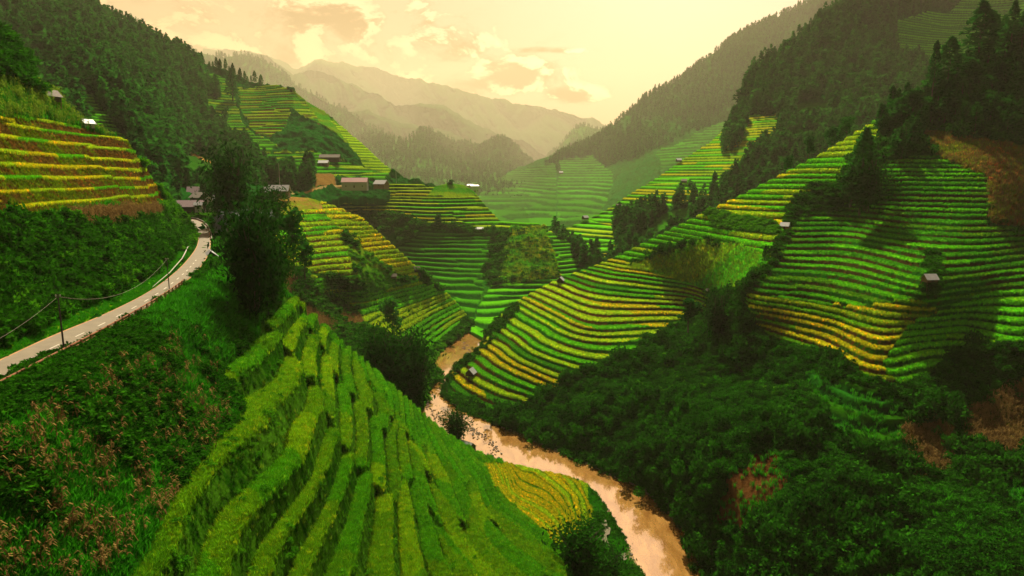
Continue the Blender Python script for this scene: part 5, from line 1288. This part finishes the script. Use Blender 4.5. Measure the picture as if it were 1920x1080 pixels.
# --- clouds: puffs lying in bands low over the mountains
cmb = N.new('ShaderNodeCombineXYZ'); L.new(az, cmb.inputs[0]); L.new(el, cmb.inputs[1])
mp = N.new('ShaderNodeMapping'); mp.inputs['Rotation'].default_value = (0, 0, .35); mp.inputs['Scale'].default_value = (1, 1.9, 1)
L.new(cmb.outputs[0], mp.inputs['Vector'])
n1 = N.new('ShaderNodeTexNoise'); n1.inputs['Scale'].default_value = 11.0; n1.inputs['Detail'].default_value = 9; n1.inputs['Roughness'].default_value = .64; n1.inputs['Distortion'].default_value = .35
L.new(mp.outputs[0], n1.inputs['Vector'])
n2 = N.new('ShaderNodeTexNoise'); n2.inputs['Scale'].default_value = 11.0; n2.inputs['Detail'].default_value = 9; n2.inputs['Roughness'].default_value = .64; n2.inputs['Distortion'].default_value = .35
of = N.new('ShaderNodeVectorMath'); of.operation = 'ADD'; of.inputs[1].default_value = (.018, .03, 0)
L.new(mp.outputs[0], of.inputs[0]); L.new(of.outputs[0], n2.inputs['Vector'])
def puff(px, py, rx, ry, amp):
    a0 = math.atan((px - 960) / F); r = ray(px, py); e0 = math.atan2(r[2], math.hypot(r[0], r[1]))
    u = M('DIVIDE', M('SUBTRACT', az, a0), rx / F); v = M('DIVIDE', M('SUBTRACT', el, e0), ry / F)
    d = M('SQRT', M('ADD', M('MULTIPLY', u, u), M('MULTIPLY', v, v)))
    return MR(d, 0., 1.5, amp * .78, 0.)
tot = None
for p in CLOUDS:
    q = puff(*p)
    tot = q if tot is None else M('MAXIMUM', tot, q)
den = MR(M('ADD', M('MULTIPLY', M('SUBTRACT', n1.outputs['Fac'], .5), 2.2), tot), .26, .66)
den2 = MR(M('ADD', M('MULTIPLY', M('SUBTRACT', n2.outputs['Fac'], .5), 2.2), tot), .26, .80)
edge = MR(M('SUBTRACT', den, den2), .0, .45)
cb = N.new('ShaderNodeVectorMath'); cb.operation = 'MULTIPLY'; L.new(base, cb.inputs[0]); cb.inputs[1].default_value = CLOUD_BODY
cl = N.new('ShaderNodeVectorMath'); cl.operation = 'MULTIPLY'; L.new(base, cl.inputs[0]); cl.inputs[1].default_value = CLOUD_LIT
cc = MIX(edge, cb.outputs[0], cl.outputs[0])
fin = MIX(M('MULTIPLY', den, .95), base, cc)
L.new(fin, bg.inputs['Color']); L.new(bg.outputs[0], out.inputs['Surface'])

# the air
HX, HY0, HY1, HZ0, HZ1 = 17500, -1000, 18500, -5, 2900
bm_v = [(sx * HX, y, z) for z in (HZ0, HZ1) for sx, y in ((-1, HY0), (1, HY0), (1, HY1), (-1, HY1))]
hm = bpy.data.meshes.new('haze')
hm.from_pydata(bm_v, [], [(3, 2, 1, 0), (4, 5, 6, 7), (0, 1, 5, 4), (1, 2, 6, 5), (2, 3, 7, 6), (3, 0, 4, 7)])
m, N, L, out = nt('haze_air')
pv = N.new('ShaderNodeVolumePrincipled'); pv.inputs['Color'].default_value = HAZE_COL
pv.inputs['Density'].default_value = HAZE_DENS; pv.inputs['Anisotropy'].default_value = HAZE_ANI
L.new(pv.outputs[0], out.inputs['Volume'])
hm.materials.append(m)
if USE_HAZE: tag(obj('haze', hm), 'warm evening haze filling the valley', 'haze', kind='stuff')

cam = bpy.data.cameras.new('camera'); cam.sensor_width = 36; cam.lens = 36 * F / 1920
cam.clip_start = .5; cam.clip_end = 60000
co = obj('camera', cam); co.location = (0, 0, CAMZ); co.rotation_euler = (math.pi / 2 - PITCH, 0, 0)
SC.camera = co
SC.view_settings.view_transform = 'Standard'; SC.view_settings.look = 'None'; SC.view_settings.gamma = 1
SC.view_settings.exposure = EXPO
SC.render.engine = 'CYCLES'
cy = SC.cycles
cy.use_denoising = True; cy.max_bounces = 5; cy.diffuse_bounces = 2; cy.glossy_bounces = 2; cy.transmission_bounces = 2; cy.volume_bounces = 0; cy.transparent_max_bounces = 6
cy.sample_clamp_indirect = 6; cy.caustics_reflective = False; cy.caustics_refractive = False
